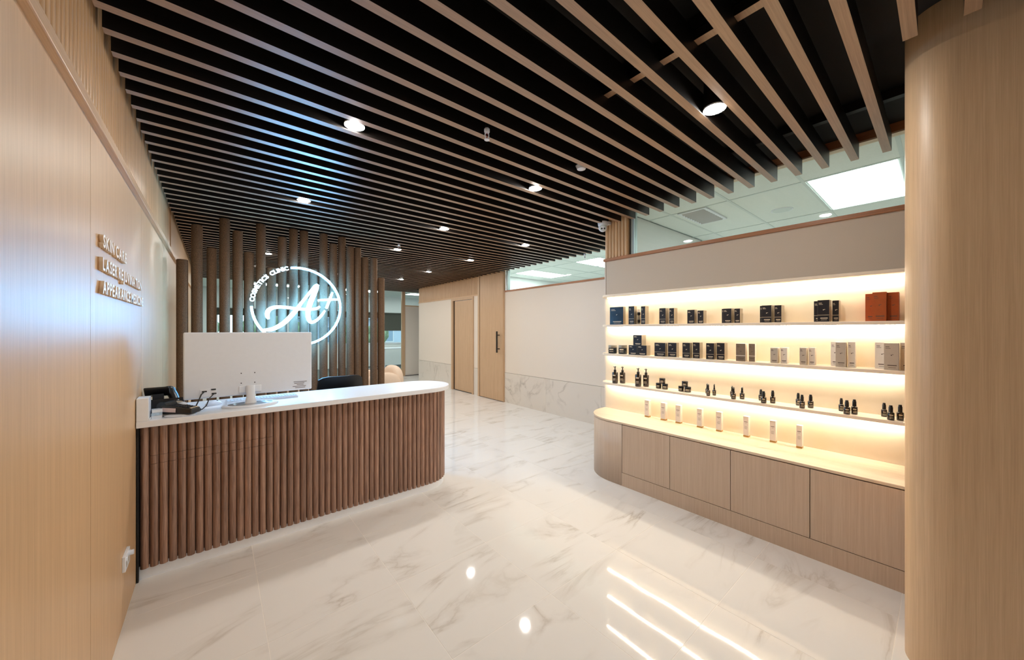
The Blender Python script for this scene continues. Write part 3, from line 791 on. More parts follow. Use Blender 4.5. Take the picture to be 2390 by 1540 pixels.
for k in range(3):
    part('leaflet', MB().box((-0.022, -0.025, 0.017 * k), (0.022, 0.025, 0.017 * k + 0.016)), [WHITEP, plain('pale blue paper', srgb(176, 200, 220), 0.6, noise=0.2, scale=60), WHITEP][k], nb, rot=(0, 0, 0.06 * k))

# ------------------------------------------------------------------ post screen and neon sign
YPST = 4.70
ps = thing('post_screen', 'row of brown felt-wrapped posts of different heights behind the desk', 'screen', (0.7, YPST, 0))
tops = [2.09, 2.445, 2.235, 2.546, 2.44, 2.235, 2.546, 2.09, 2.445, 2.546, 2.546, 2.12, 2.546, 2.445, 2.546, 2.44, 2.44, 2.335, 2.335, 2.09]
pxs = [-0.247, -0.141, -0.030, 0.072, 0.178, 0.273, 0.376, 0.470, 0.574, 0.678, 0.783, 0.882, 0.984, 1.092, 1.193, 1.282, 1.372, 1.465, 1.568, 1.666]
pc = {}
for i, (x, zt) in enumerate(zip(pxs, tops)):
    rp = 0.0435 if i not in (2,) else 0.039
    if (zt, rp) not in pc:
        pc[(zt, rp)] = MB().lathe([(rp, 0.0), (rp, zt - 0.006), (rp - 0.003, zt - 0.0015), (rp - 0.006, zt)], 24).mesh('post', FELT)
    link('post', pc[(zt, rp)], ps, (x - 0.7, 0.012 * ((i * 7) % 3 - 1), 0))
part('floor_rail', MB().box((-1.03, -0.055, 0.0), (1.02, 0.055, 0.02)), SHADOWG, ps)

YN = 4.56
sg = thing('neon_sign', 'glowing round neon A+ sign hung on the post screen', 'neon sign', (0.711, YN, 1.672))
zz = lambda x, y: onY(560 + x / 7, 600 + y / 7, YN) - Vector((0.711, YN, 1.672))
def smooth_path(pts, n=8):
    out = []
    P = [pts[0]] + pts + [pts[-1]]
    for i in range(1, len(P) - 2):
        a, b, c, d = P[i - 1], P[i], P[i + 1], P[i + 2]
        for k in range(n):
            t = k / n
            out.append(tuple(0.5 * ((2 * b[j]) + (-a[j] + c[j]) * t + (2 * a[j] - 5 * b[j] + 4 * c[j] - d[j]) * t * t + (-a[j] + 3 * b[j] - 3 * c[j] + d[j]) * t ** 3) for j in range(len(b))))
    out.append(tuple(pts[-1]))
    return out
def stroke(name, pts):
    """pts: (x,y,width) in the enlarged tracing of the sign"""
    sp = smooth_path(pts, 6)
    P = [zz(p[0], p[1]) for p in sp]
    W = [p[2] / 7 * 4.05 / F * 0.43 for p in sp]
    part(name, MB().tube(P, W, 12, flat=1.0, up=(0, 1, 0)), NEONL, sg)
stroke('letter_stroke', [(385, 1185, 30), (450, 1188, 56), (540, 1172, 66), (640, 1125, 70), (740, 1055, 72), (840, 955, 72), (920, 865, 66), (1000, 755, 52), (1080, 655, 44), (1170, 545, 50), (1225, 478, 50), (1270, 450, 42)])
stroke('letter_stroke', [(1275, 452, 44), (1250, 530, 62), (1190, 650, 84), (1140, 780, 82), (1115, 900, 78), (1122, 1000, 74), (1150, 1055, 60), (1195, 1060, 50), (1260, 1025, 46), (1330, 955, 42), (1388, 875, 30)])
stroke('letter_stroke', [(470, 1010, 34), (448, 960, 62), (455, 890, 70), (500, 842, 62), (580, 818, 56), (680, 815, 50), (800, 825, 50), (900, 840, 48), (1000, 848, 48), (1100, 852, 48), (1200, 848, 46), (1260, 836, 44), (1305, 808, 34)])
stroke('plus_stroke', [(1275, 706, 30), (1330, 702, 38), (1440, 697, 42), (1550, 692, 38), (1612, 690, 34)])
stroke('plus_stroke', [(1512, 578, 32), (1480, 660, 42), (1448, 745, 44), (1412, 835, 40)])
RN = 0.426
def arc(a0, a1, n=48):
    return [(RN * math.cos(a0 + (a1 - a0) * k / n), 0, RN * math.sin(a0 + (a1 - a0) * k / n)) for k in range(n + 1)]
part('ring_tube', MB().tube(arc(math.radians(100), math.radians(-178)), 0.011, 12, up=(0, 1, 0)), NEONL, sg)
disc = MB().lathe([(0.465, -0.003), (0.465, 0.003)], 72, smooth=False).xf(Matrix.Rotation(PI / 2, 4, 'X'))
part('acrylic_disc', disc, ACRY, sg, (0, 0.022, 0))
for q in (45, 135, 225, 315):
    a = math.radians(q)
    part('standoff', MB().tube([(0.45 * math.cos(a), 0.02, 0.45 * math.sin(a)), (0.45 * math.cos(a), 0.078, 0.45 * math.sin(a))], 0.007, 8), CHROME, sg)

# lettering
def glyph(ch, size, ext, off, mats, split=None):
    cu = bpy.data.curves.new('glyph', 'FONT'); cu.body = ch; cu.size = size; cu.extrude = ext; cu.offset = off; cu.align_x = 'LEFT'; cu.resolution_u = 3
    ob = bpy.data.objects.new('glyph', cu); COL.objects.link(ob)
    bpy.context.view_layer.update()
    me = bpy.data.meshes.new_from_object(ob)
    xs_ = [v.co.x for v in me.vertices] or [0]
    wd = (min(xs_), max(xs_))
    me.materials.clear()
    for m_ in mats: me.materials.append(m_)
    if len(mats) > 1:
        for p in me.polygons:
            p.material_index = 0 if p.normal.z > 0.9 else 1
    else:
        for p in me.polygons: p.material_index = 0
    bpy.data.objects.remove(ob); bpy.data.curves.remove(cu)
    return me, wd
GC = {}
def get_glyph(ch, size, ext, off, mats, key):
    k = (ch, key)
    if k not in GC: GC[k] = glyph(ch, size, ext, off, mats)
    return GC[k]
# sign lettering along the ring
txt = 'COSMETICS CLINIC'
a0, a1 = math.radians(175.5), math.radians(103.5)
ws = []
for ch in txt:
    ws.append(0.45 if ch == ' ' else (lambda g_: (g_[1][1] - g_[1][0]) / 0.062 + 0.13)(get_glyph(ch, 0.058, 0.006, 0.0015, [NEONT], 'neon')))
tot = sum(ws); pos = 0
for ch, wd_ in zip(txt, ws):
    if ch != ' ':
        g_ = get_glyph(ch, 0.058, 0.006, 0.0015, [NEONT], 'neon')
        a = a0 + (a1 - a0) * (pos + wd_ / 2) / tot
        rot = a - PI / 2
        base = RN - 0.022
        M = Matrix.Translation((base * math.cos(a), 0.0, base * math.sin(a))) @ Matrix.Rotation(PI / 2, 4, 'X') @ Matrix.Rotation(rot, 4, 'Z') @ Matrix.Translation((-(g_[1][0] + g_[1][1]) / 2, 0, 0))
        o = link('letter', g_[0], sg); o.matrix_local = M
    pos += wd_

# raised letters on the left wall
rows = [('SKIN CARE', 1.728, 2.035, 0.47), ('LASER REJUVINATION', 1.640, 2.03, 0.93), ('APPEARANCE MEDICINE', 1.552, 2.03, 0.985)]
lbl = ['raised lettering SKIN CARE on the oak wall, top line', 'raised lettering LASER REJUVINATION on the oak wall, middle line', 'raised lettering APPEARANCE MEDICINE on the oak wall, bottom line']
for (tx, z, y0, ln), lb in zip(rows, lbl):
    t = thing('wall_lettering', lb, 'lettering', (XL, y0, z), group='lettering lines on the oak wall')
    size = 0.068
    adv = []
    for ch in tx:
        if ch == ' ': adv.append((0, 0.018)); continue
        g_ = get_glyph(ch, size, 0.005, 0.0016, [LFACE, LSIDE], 'wall'); adv.append((g_[1][0], g_[1][1] - g_[1][0] + 0.009))
    k = ln / sum(a_[1] for a_ in adv)
    p = 0
    for ch, (lo, ad_) in zip(tx, adv):
        if ch != ' ':
            g_ = get_glyph(ch, size, 0.005, 0.0016, [LFACE, LSIDE], 'wall')
            b_ = get_glyph(ch, size, 0.0022, 0.0016, [LBACK], 'wallb')
            o = link('letter', g_[0], t, (0.0095, (p - lo) * k, 0), (PI / 2, 0, PI / 2)); o.scale = (k, 1, 1)
            o2 = link('backing', b_[0], o, (0, 0, -0.0072))
        p += ad_

# ------------------------------------------------------------------ office chair, armchairs
oc = thing('office_chair', 'black office chair behind the reception desk', 'chair', (0.93, 3.86, 0))
bk = MB()
nx, nz = 12, 8
vs = []
for j in range(nz + 1):
    for i in range(nx + 1):
        u = -1 + 2 * i / nx; v = j / nz
        wd_ = 0.215 * (1 - 0.10 * v ** 3)
        vs.append((u * wd_, -0.18 - 0.05 * v + 0.07 * u * u, 0.52 + 0.455 * v - 0.03 * (abs(u) ** 6) * v))
for d_ in (0, 0.035):
    bk.add([(a_, b_ + d_, c_) for a_, b_, c_ in vs], [(j * (nx + 1) + i, j * (nx + 1) + i + 1, (j + 1) * (nx + 1) + i + 1, (j + 1) * (nx + 1) + i) for j in range(nz) for i in range(nx)], 0, True)
n1 = (nx + 1) * (nz + 1)
edge = [i for i in range(nx + 1)] + [(j) * (nx + 1) + nx for j in range(1, nz + 1)] + [nz * (nx + 1) + i for i in range(nx - 1, -1, -1)] + [j * (nx + 1) for j in range(nz - 1, 0, -1)]
for a_, b_ in zip(edge, edge[1:] + edge[:1]):
    bk.f.append((a_, b_, b_ + n1, a_ + n1)); bk.m.append(0); bk.s.append(True)
part('backrest', bk, BLACK, oc)
part('seat', MB().box((-0.23, -0.20, 0.44), (0.23, 0.24, 0.51)), DGREY, oc, bevel=0.03, seg=4)
part('back_bar', MB().tube([(0, 0.0, 0.43), (0, -0.22, 0.44), (0, -0.22, 0.62)], 0.02, 8), BLACK, oc)
part('gas_lift', MB().tube([(0, 0, 0.10), (0, 0, 0.44)], 0.026, 12), CHROME, oc)
for k in range(5):
    a = 2 * PI * k / 5 + 0.3
    lg = part('leg', MB().tube([(0, 0, 0.11), (0.29 * math.cos(a), 0.29 * math.sin(a), 0.075)], [0.028, 0.016], 8), BLACK, oc)
    part('caster', MB().tube([(0.29 * math.cos(a) - .022, 0.29 * math.sin(a), 0.028), (0.29 * math.cos(a) + .022, 0.29 * math.sin(a), 0.028)], 0.028, 10), BLACK, lg)

def armchair(loc, rz, label):
    t = thing('armchair', label, 'armchair', loc, (0, 0, rz), group='peach armchairs in the waiting area')
    def lobe(c_, r_, e=0.62):
        m_ = MB().ellipsoid((0, 0, 0), (1, 1, 1), 24, 14)
        f_ = lambda q: math.copysign(abs(q) ** e, q)
        for i, q in enumerate(m_.v):
            m_.v[i] = (c_[0] + r_[0] * f_(q[0]), c_[1] + r_[1] * f_(q[1]), c_[2] + r_[2] * f_(q[2]))
        return m_
    part('seat', lobe((0, -0.04, 0.29), (0.27, 0.31, 0.16)), PEACH, t)
    part('backrest', lobe((0, 0.27, 0.425), (0.37, 0.115, 0.33), 0.72), PEACH, t)
    for s_ in (-1, 1):
        part('armrest', lobe((s_ * 0.33, -0.03, 0.38), (0.11, 0.32, 0.285), 0.72), PEACH, t)
    part('foot_ring', MB().lathe([(0.26, 0.0), (0.26, 0.11)], 24), SHADOWG, t)
armchair((2.29, 6.60, 0), -PI / 2, 'peach rounded armchair showing beside the right end of the posts')
armchair((0.95, 6.75, 0), PI / 2, 'peach rounded armchair glimpsed between the posts')

# ------------------------------------------------------------------ downlights and ceiling fittings
def midgap(y):
    k = min(range(len(SL_Y) - 1), key=lambda i: abs((SL_Y[i] + SL_Y[i + 1]) / 2 - y))
    return (SL_Y[k] + SL_Y[k + 1]) / 2
order = ['nearest', 'second', 'third', 'fourth', 'fifth', 'sixth', 'seventh']
cols = {0.60: ('row above the desk', [2.09, 3.57, 6.39, 7.75]), 1.99: ('middle row', [0.77, 2.09, 3.57, 4.89, 6.39, 7.75, 9.2]), 3.22: ('row beside the corridor wall', [3.59, 4.90, 6.40, 7.75, 9.2])}  # last lamps of each row are hidden, added to brighten corridor and waiting area
dome = [(0.0475, 0.0), (0.046, -0.004), (0.036, -0.010), (0.018, -0.014), (0.0005, -0.0155)]
for X, (rn, yl) in cols.items():
    yl = list(yl)
    for n_, y in enumerate(yl):
        y = midgap(y)
        t = thing('downlight', 'warm ceiling downlight, %s in the %s counting away from the viewer' % (order[n_], rn), 'downlight', (X, y, 2.556), group='ceiling downlights')
        part('housing', MB().lathe([(0.0505, 0.0), (0.0505, ZB - 2.556)], 24), SLATS, t)
        part('trim_ring', MB().lathe([(0.0535, -0.003), (0.0535, 0.004), (0.049, 0.004), (0.047, -0.003), (0.0535, -0.003)], 28, cap=False), WHITEP, t)
        part('lens', MB().lathe([(r_, z_ ) for r_, z_ in dome[::-1]], 28, cap=False), DOWNL, t)
for i, (X, y) in enumerate([]):
    y = midgap(y)
    t = thing('downlight', ['warm round downlight just behind the viewer', 'warm round downlight over the entrance behind the viewer'][i], 'downlight', (X, y, 2.556), group='ceiling downlights')
    part('housing', MB().lathe([(0.0505, 0.0), (0.0505, ZB - 2.556)], 24), SLATS, t)
    part('lens', MB().lathe([(r_, z_) for r_, z_ in dome[::-1]], 28, cap=False), DOWNL, t)
def sprinkler(u, v, label):
    p = onZ(u, v, 2.53); y = midgap(p.y)
    t = thing('sprinkler', label, 'sprinkler', (p.x, y, 2.49), group='ceiling sprinklers')
    part('pipe', MB().tube([(0, 0, 0.06), (0, 0, ZB - 2.49)], 0.010, 10), BLACK, t)
    part('collar', MB().lathe([(0.013, 0.042), (0.016, 0.046), (0.016, 0.062), (0.013, 0.066)], 14), WHITEP, t)
    for s_ in (-1, 1):
        part('yoke', MB().tube([(s_ * 0.011, 0, 0.044), (s_ * 0.013, 0, 0.025), (s_ * 0.006, 0, 0.006)], 0.003, 6), WHITEP, t)
    part('bulb', MB().tube([(0, 0, 0.010), (0, 0, 0.040)], 0.0025, 8), plain('red glass bulb', srgb(120, 20, 16), 0.1), t)
    part('deflector', MB().lathe([(0.015, 0.0), (0.016, 0.003), (0.006, 0.006)], 14), WHITEP, t)
sprinkler(1140, 308, 'white fire sprinkler in the middle of the ceiling, nearest the viewer')
sprinkler(933, 574, 'white fire sprinkler hanging above the right end of the posts')
sprinkler(1357, 598, 'small white fire sprinkler at the slat ends near the clerestory')
p = onZ(1362, 393, 2.56)
t = thing('smoke_detector', 'half hidden white smoke detector between slats', 'detector', (p.x, midgap(p.y), 2.555))
part('base', MB().lathe([(0.045, 0.03), (0.045, ZB - 2.555)], 20), BLACK, t)
part('cap', MB().lathe([(0.012, 0.0), (0.030, 0.006), (0.040, 0.03)], 20), WHITEP, t)

# security camera on the batten pillar
p = onX(1407, 531, 3.195)
t = thing('security_camera', 'white turret security camera on the batten pillar corner', 'camera', (p.x, p.y, p.z))
part('mount', MB().lathe([(0.040, 0.012), (0.050, 0.020), (0.054, 0.055), (0.050, 0.060)], 24), WHITEP, t)
part('bracket', MB().cbox((0.045, -0.03, 0.045), (0.05, 0.05, 0.03)), WHITEP, t)
ball = part('ball', MB().ellipsoid((0, 0, 0), (0.046, 0.046, 0.046), 24, 14), WHITEP, t)
dr = Vector((-0.70, -0.60, -0.38)).normalized()
sd = dr.cross(Vector((0, 0, 1))).normalized()
Mq = Matrix((sd, dr.cross(sd).normalized() * -1, dr)).transposed().to_4x4()
part('face', MB().lathe([(0.034, 0.030), (0.033, 0.038), (0.028, 0.041)], 20).xf(Mq), GRID, t)
for s_ in (-1, 1):
    part('lens', MB().lathe([(0.0095, 0.0), (0.0095, 0.044), (0.007, 0.046)], 14, c=(s_ * 0.013, -0.004, 0)).xf(Mq), BLACK, t)
# power outlet
t = thing('power_outlet', 'white double power outlet low on the oak wall by the desk', 'outlet', (XL, 2.546, 0.295))
part('plate', MB().box((0.0, -0.0585, -0.037), (0.012, 0.0585, 0.037)), WHITEP, t, bevel=0.002)
part('rocker', MB().box((0.012, -0.045, 0.012), (0.0155, -0.035, 0.024)), WHITE, t)
part('rocker', MB().box((0.012, 0.035, 0.012), (0.0155, 0.045, 0.024)), WHITE, t)
part('plug', MB().tube([(0.012, 0.022, 0.018), (0.030, 0.022, 0.018)], 0.012, 12), WHITEP, t)
for yy in (-0.03, 0.02):
    part('socket', MB().cbox((0.0122, yy, -0.008), (0.001, 0.024, 0.024)), GREYC, t)

# ------------------------------------------------------------------ products on the display
def carton(u0, u1, u3, vt, zb, xf, kind, label, group, band=False):
    A, B = onX(u0, vt, xf), onX(u1, vt, xf)
    y0, y1 = A.y, B.y
    zt = (A.z + B.z) / 2
    d = onY(u3, vt, y1).x - xf if u3 > u1 else 0.05
    d = max(0.018, min(d, XD - 0.006 - xf))
    wd_, hh = y0 - y1, max(zt - zb, 0.03)
    t = thing('carton', label, 'carton', (xf + d / 2, (y0 + y1) / 2, zb), group=group)
    fm, sm, pm = {'navy': (NAVY, SILV, PRINT), 'blue': (BLUEC, SILV, PRINT), 'taupe': (TAUPE, WHITEC, DPRINT), 'white': (WHITEC, WHITEC, DPRINT), 'grey': (GREYC, WHITEC, DPRINT), 'orange': (ORNG, ORNG, DPRINT)}[kind]
    bm_ = MB().box((-d / 2 + 0.0006, -wd_ / 2, 0), (d / 2, wd_ / 2, hh))
    part('box_body', bm_, sm, t)
    gap = 0.30 * hh
    if band:
        part('front_panel', MB().box((-d / 2, -wd_ / 2 + .0006, gap + 0.004), (-d / 2 + 0.001, wd_ / 2 - .0006, hh - 0.0006)), fm, t)
        part('front_panel', MB().box((-d / 2, -wd_ / 2 + .0006, 0.0006), (-d / 2 + 0.001, wd_ / 2 - .0006, gap - 0.001)), fm, t)
    else:
        part('front_panel', MB().box((-d / 2, -wd_ / 2 + .0006, 0.0006), (-d / 2 + 0.001, wd_ / 2 - .0006, hh - 0.0006)), fm, t)
    pr = MB(); xx = -d / 2 - 0.0002
    def bar(cy, cz, ly, lz): pr.box((xx, cy - ly / 2, cz - lz / 2), (xx + 0.0003, cy + ly / 2, cz + lz / 2))
    bar(wd_ * 0.26, hh * 0.86, wd_ * 0.26, 0.0035); bar(wd_ * 0.22, hh * 0.80, wd_ * 0.34, 0.0025)
    bar(0.0, hh * 0.55, 0.005, 0.006); bar(-0.006, hh * 0.57, 0.006, 0.003)
    bar(-wd_ * 0.05, hh * 0.17, wd_ * 0.62, 0.0055); bar(-wd_ * 0.05, hh * 0.09, wd_ * 0.5, 0.0022)
    part('printed_text', pr, pm, t)['kind'] = 'stuff'
    return t
G2, G3 = 'cartons on the upper shelf', 'cartons on the middle shelf'
z2, z3, z4 = SH[2], SH[3], SH[4]
f0, f1, f2 = 3.15, 3.168, 3.19
carton(1423.3, 1454.6, 1460, 716.4, z2, f0, 'blue', 'large blue-black carton at the left end of the upper shelf', G2)
carton(1467, 1480, 1486.5, 714.6, z2, f0, 'navy', 'tall black carton left of the small clear bottle, upper shelf', G2, True)
carton(1496, 1505.7, 1514, 714.6, z2, f0, 'navy', 'tall black carton right of the small clear bottle, upper shelf', G2, True)
carton(1538.8, 1553.4, 1561, 719, z2, f0, 'navy', 'left black carton of the second pair on the upper shelf', G2, True)
carton(1561.8, 1573, 1581, 719, z2, f1, 'navy', 'right black carton of the second pair on the upper shelf', G2, True)
carton(1604, 1621, 1627, 723, z2, f0, 'navy', 'left black carton of the lowest pair on the upper shelf', G2)
carton(1627.8, 1641.7, 1649, 724.5, z2, f1, 'navy', 'right black carton of the lowest pair on the upper shelf', G2)
carton(1688, 1707, 1713.3, 720, z2, f0, 'navy', 'front left black carton mid upper shelf', G2)
carton(1684.6, 1699, 1702, 720.5, z2, 3.225, 'navy', 'black carton peeking out behind the mid upper shelf pair', G2)
carton(1713.6, 1727, 1733.6, 720, z2, f1, 'navy', 'right black carton mid upper shelf', G2)
carton(1777.6, 1800.4, 1807, 712.5, z2, f0, 'navy', 'front black carton with white band, fourth pair from the right of upper shelf', G2, True)
carton(1773.5, 1790, 1794, 713.5, z2, 3.225, 'navy', 'black carton peeking out at the left behind the banded front carton', G2, True)
carton(1807.3, 1823.8, 1830.6, 712.2, z2, f1, 'navy', 'right black carton with white band beside the banded front carton', G2, True)
carton(1908, 1935.8, 1940.7, 700, z2, f0, 'navy', 'large black banded carton in front, left of the orange cartons', G2, True)
carton(1899.5, 1920, 1924, 702.5, z2, 3.215, 'navy', 'black banded carton half hidden at the left of the large one', G2, True)
carton(1942.6, 1958, 1961.8, 701, z2, f2, 'navy', 'narrow black banded carton between the large one and the orange cartons', G2, True)
carton(2036, 2068.7, 2071, 681.5, z2, f0, 'orange', 'front orange carton, centre of the three on the upper shelf', G2, True)
carton(2019.5, 2046, 2049, 685.5, z2, 3.205, 'orange', 'left orange carton behind the centre one', G2, True)
carton(2070.5, 2098, 2100, 682, z2, f2, 'orange', 'right orange carton beside the centre one', G2, True)
# middle shelf
carton(1467.3, 1486.6, 1488, 805.6, z3, f0, 'navy', 'lower left black box of the three stacked on the middle shelf', G3)
carton(1487.5, 1509, 1518, 806, z3, f0, 'navy', 'lower right black box of the three stacked on the middle shelf', G3)
hb = (onX(1487, 805.8, f0).z)
carton(1478, 1497.5, 1507.6, 782, hb, f0 + 0.004, 'navy', 'top black box of the three stacked on the middle shelf', G3)
carton(1527.5, 1552.8, 1558.3, 799.8, z3, f0, 'navy', 'wide black banded carton, left of its pair, middle shelf', G3, True)
carton(1558.9, 1578.7, 1584.6, 799.8, z3, f1, 'navy', 'wide black banded carton, right of its pair, middle shelf', G3, True)
carton(1592.8, 1610, 1616, 799.8, z3, f0, 'navy', 'left black banded carton in the second middle shelf pair', G3, True)
carton(1616.8, 1633, 1640, 799.2, z3, f1, 'navy', 'right black banded carton in the second middle shelf pair', G3, True)
carton(1648, 1666.4, 1672, 800.7, z3, f0, 'navy', 'left black banded carton next to the taupe cartons', G3, True)
carton(1672.4, 1691, 1698, 800.3, z3, f1, 'navy', 'right black banded carton next to the taupe cartons', G3, True)
carton(1717.5, 1739.5, 1747, 801.7, z3, f0, 'taupe', 'left taupe carton on the middle shelf', G3, True)
carton(1747.5, 1762, 1765, 802, z3, f1, 'taupe', 'right taupe carton on the middle shelf', G3, True)
carton(1797.9, 1815, 1820, 811.3, z3, f0, 'grey', 'front pale grey carton nearest the taupe cartons', G3)
carton(1821, 1837, 1842, 811.3, z3, f1, 'white', 'white carton right of the pale grey one nearest the taupe cartons', G3)
carton(1866, 1882, 1886.4, 811.3, z3, f0, 'grey', 'front pale grey slim carton in the second white pair', G3)
carton(1887, 1901.7, 1906, 811.3, z3, f1, 'white', 'white slim carton in the second white pair', G3)
carton(1950, 1974, 1978, 798.8, z3, f0, 'grey', 'tall grey carton in front of two white cartons, middle shelf', G3)
carton(1939, 1958, 1961, 797.5, z3, 3.205, 'white', 'tall white carton behind the tall grey one at its left', G3)
carton(1978.8, 1996, 1998.6, 797.8, z3, f1, 'white', 'tall white carton right of the tall grey one', G3)
carton(2063, 2098, 2099.5, 800.7, z3, f0, 'grey', 'widest grey carton at the right end of the middle shelf', G3)
carton(2042, 2075, 2077, 798.8, z3, 3.205, 'white', 'white carton behind the widest grey carton at its left', G3)
carton(2101, 2132, 2134, 799.5, z3, f2, 'white', 'white carton cut off by the oak corner on the middle shelf', G3)

def bottle_at(uc, wpx, vb, vt, zb, x=None):
    p = onZ(uc, vb, zb) if x is None else onX(uc, vb, x)
    xx = min(max(p.x, 3.135), 3.245)
    p = onX(uc, vb, xx)
    D = depth(p)
    dist = math.hypot(p.x, p.y)
    r_ = dist * math.sin(abs(math.atan((uc + wpx / 2 - CX) / F) - math.atan((uc - wpx / 2 - CX) / F)) / 2)
    hh = H - (vt - CY) * D / F - zb
    return Vector((p.x, p.y, zb)), r_, hh
def label_bits(t, r_, z0, z1, lines):
    lb = MB(); n_ = 9
    for zz_ in lines:
        for k in range(n_ - 1):
            a_ = PI + 0.62 - 1.0 * k / (n_ - 1) + 0.12
            b_ = PI + 0.62 - 1.0 * (k + 1) / (n_ - 1) + 0.12
            R_ = r_ + 0.0003
            lb.add([(R_ * math.cos(a_), R_ * math.sin(a_), zz_[0]), (R_ * math.cos(b_), R_ * math.sin(b_), zz_[0]), (R_ * math.cos(b_), R_ * math.sin(b_), zz_[1]), (R_ * math.cos(a_), R_ * math.sin(a_), zz_[1])], [(0, 1, 2, 3)])
    part('printed_text', lb, PRINT, t)['kind'] = 'stuff'
def pump(uc, w_, vb, vt, label, group, zb=z4, hook=False, x=None):
    p, r_, h_ = bottle_at(uc, w_, vb, vt, zb, x)
    t = thing('pump_bottle', label, 'bottle', p, group=group)
    sh = h_ * 0.64
    part('body', MB().lathe([(r_ * .92, 0), (r_, 0.004), (r_, sh - 0.006), (r_ * .9, sh), (r_ * .42, sh + 0.004)], 20), AMBER, t)
    part('collar', MB().lathe([(r_ * .46, sh + .003), (r_ * .46, sh + 0.14 * h_), (r_ * .3, sh + 0.15 * h_)], 16), BLACK, t)
    hd_ = MB().tube([(0, 0, sh + .14 * h_), (0, 0, h_ - 0.03 * h_)], r_ * .2, 8)
    hd_.tube([(r_ * .2, 0, h_ - .06 * h_), (-r_ * .3, 0, h_ - 0.02 * h_), (-r_ * 1.0, -r_ * .2, h_ - .05 * h_)], [r_ * .34, r_ * .34, r_ * .18], 8, flat=0.7)
    part('pump_head', hd_, BLACK, t)
    label_bits(t, r_, 0, sh, [(sh * .68, sh * .78), (sh * .44, sh * .47), (sh * .36, sh * .39), (sh * .28, sh * .31)])
def dropper(uc, w_, vb, vt, label, group, x=None, serum=False):
    p, r_, h_ = bottle_at(uc, w_, vb, vt, z4, x)
    t = thing('dropper_bottle' if not serum else 'serum_bottle', label, 'bottle', p, group=group)
    sh = h_ * (0.52 if not serum else 0.50)
    part('body', MB().lathe([(r_ * .92, 0), (r_, 0.003), (r_, sh - 0.004), (r_ * .85, sh), (r_ * .5, sh + 0.002)], 18), AMBER, t)
    if serum:
        part('collar', MB().lathe([(r_ * .52, sh), (r_ * .52, sh + .17 * h_)], 14), BLACK, t)
        hp = MB().tube([(0, 0, sh + .16 * h_), (0, 0, h_ * .92)], r_ * .42, 10)
        hp.tube([(r_ * .3, 0, h_ * .9), (0, 0, h_ * .97), (-r_ * .8, 0, h_ * .9)], [r_ * .3, r_ * .4, r_ * .22], 8)
        part('pump_head', hp, BLACK, t)
    else:
        part('cap', MB().lathe([(r_ * .62, sh), (r_ * .62, sh + .34 * h_), (r_ * .55, sh + .36 * h_)], 16), BLACK, t)
        part('bulb', MB().lathe([(r_ * .5, sh + .36 * h_), (r_ * .5, h_ * .96), (r_ * .38, h_)], 14), BLACK, t)
    label_bits(t, r_, 0, sh, [(sh * .62, sh * .74), (sh * .42, sh * .46), (sh * .26, sh * .30)])
def jar(uc, w_, vb, vt, zb, label, group, x=None, mat=None, hh=None):
    p, r_, h_ = bottle_at(uc, w_, vb, vt, zb, x)
    if hh: h_ = hh
    t = thing('cream_jar' if mat is None else 'glass_jar', label, 'jar', p, group=group)
    part('body', MB().lathe([(r_ * .95, 0), (r_, 0.002), (r_, h_ * .66)], 22), mat or AMBER, t)
    part('lid', MB().lathe([(r_, h_ * .68), (r_, h_ * .96), (r_ * .95, h_)], 22), BLACK if mat is None else SILV, t)
    label_bits(t, r_, 0, h_, [(h_ * .42, h_ * .56), (h_ * .22, h_ * .27)])
    return p, r_, h_
GP, GJ, GS, GD = 'pump bottles on the lower shelf', 'cream jars on the lower shelf', 'slim serum bottles on the lower shelf', 'dropper bottles on the lower shelf'
pump(1435.5, 13.4, 894, 853.7, 'dark pump bottle at the extreme left of the lower shelf', GP)
pump(1453, 13, 894, 855, 'second dark pump bottle from the left of the lower shelf', GP)
pump(1489.4, 14.6, 901.7, 858, 'third dark pump bottle from the left with a hooked spout', GP)
pump(1507.8, 14, 901.7, 860, 'fourth dark pump bottle from the left, nearest the jars', GP)
for lbs, (a_, b_, c_) in ((['lower left jar of the first jar pyramid', 'lower right jar of the first jar pyramid', 'top jar of the first jar pyramid'], ((1537.3, 13, 907), (1552.2, 14, 908.8), (1545.8, 14, 895))),
                          (['lower left jar of the second jar pyramid', 'lower right jar of the second jar pyramid', 'top jar of the second jar pyramid'], ((1589.7, 13.2, 914), (1605.2, 15.6, 916.2), (1598.5, 14.6, 903)))):
    pa, ra, ha = jar(a_[0], a_[1], a_[2], a_[2] - 13.5, z4, 'dark amber ' + lbs[0], GJ, x=3.185)
    pb_, rb, hb_ = jar(b_[0], b_[1], b_[2], b_[2] - 14, z4, 'dark amber ' + lbs[1], GJ, x=3.18, hh=ha)
    jar(c_[0], c_[1], c_[2], c_[2] - 13.5, z4 + ha, 'dark amber ' + lbs[2], GJ, x=3.183, hh=ha)
dropper(1653, 9.4, 923.5, 897, 'front slim pump serum bottle right of the jar pyramids', GS, serum=True)
dropper(1650.5, 8.6, 918, 895, 'slim serum bottle hidden behind the front one right of the jars', GS, x=3.235, serum=True)
dropper(1667, 8.8, 922.5, 896.5, 'slim pump serum bottle standing alone right of the first serum pair', GS, serum=True)
dropper(1712, 11.6, 932, 904, 'front serum bottle of the second serum cluster', GS, serum=True)
dropper(1708.5, 9.6, 926, 901, 'serum bottle hidden behind the front one of the second cluster', GS, x=3.235, serum=True)
dropper(1732, 11.6, 931, 903, 'serum bottle right of the second serum cluster', GS, serum=True)
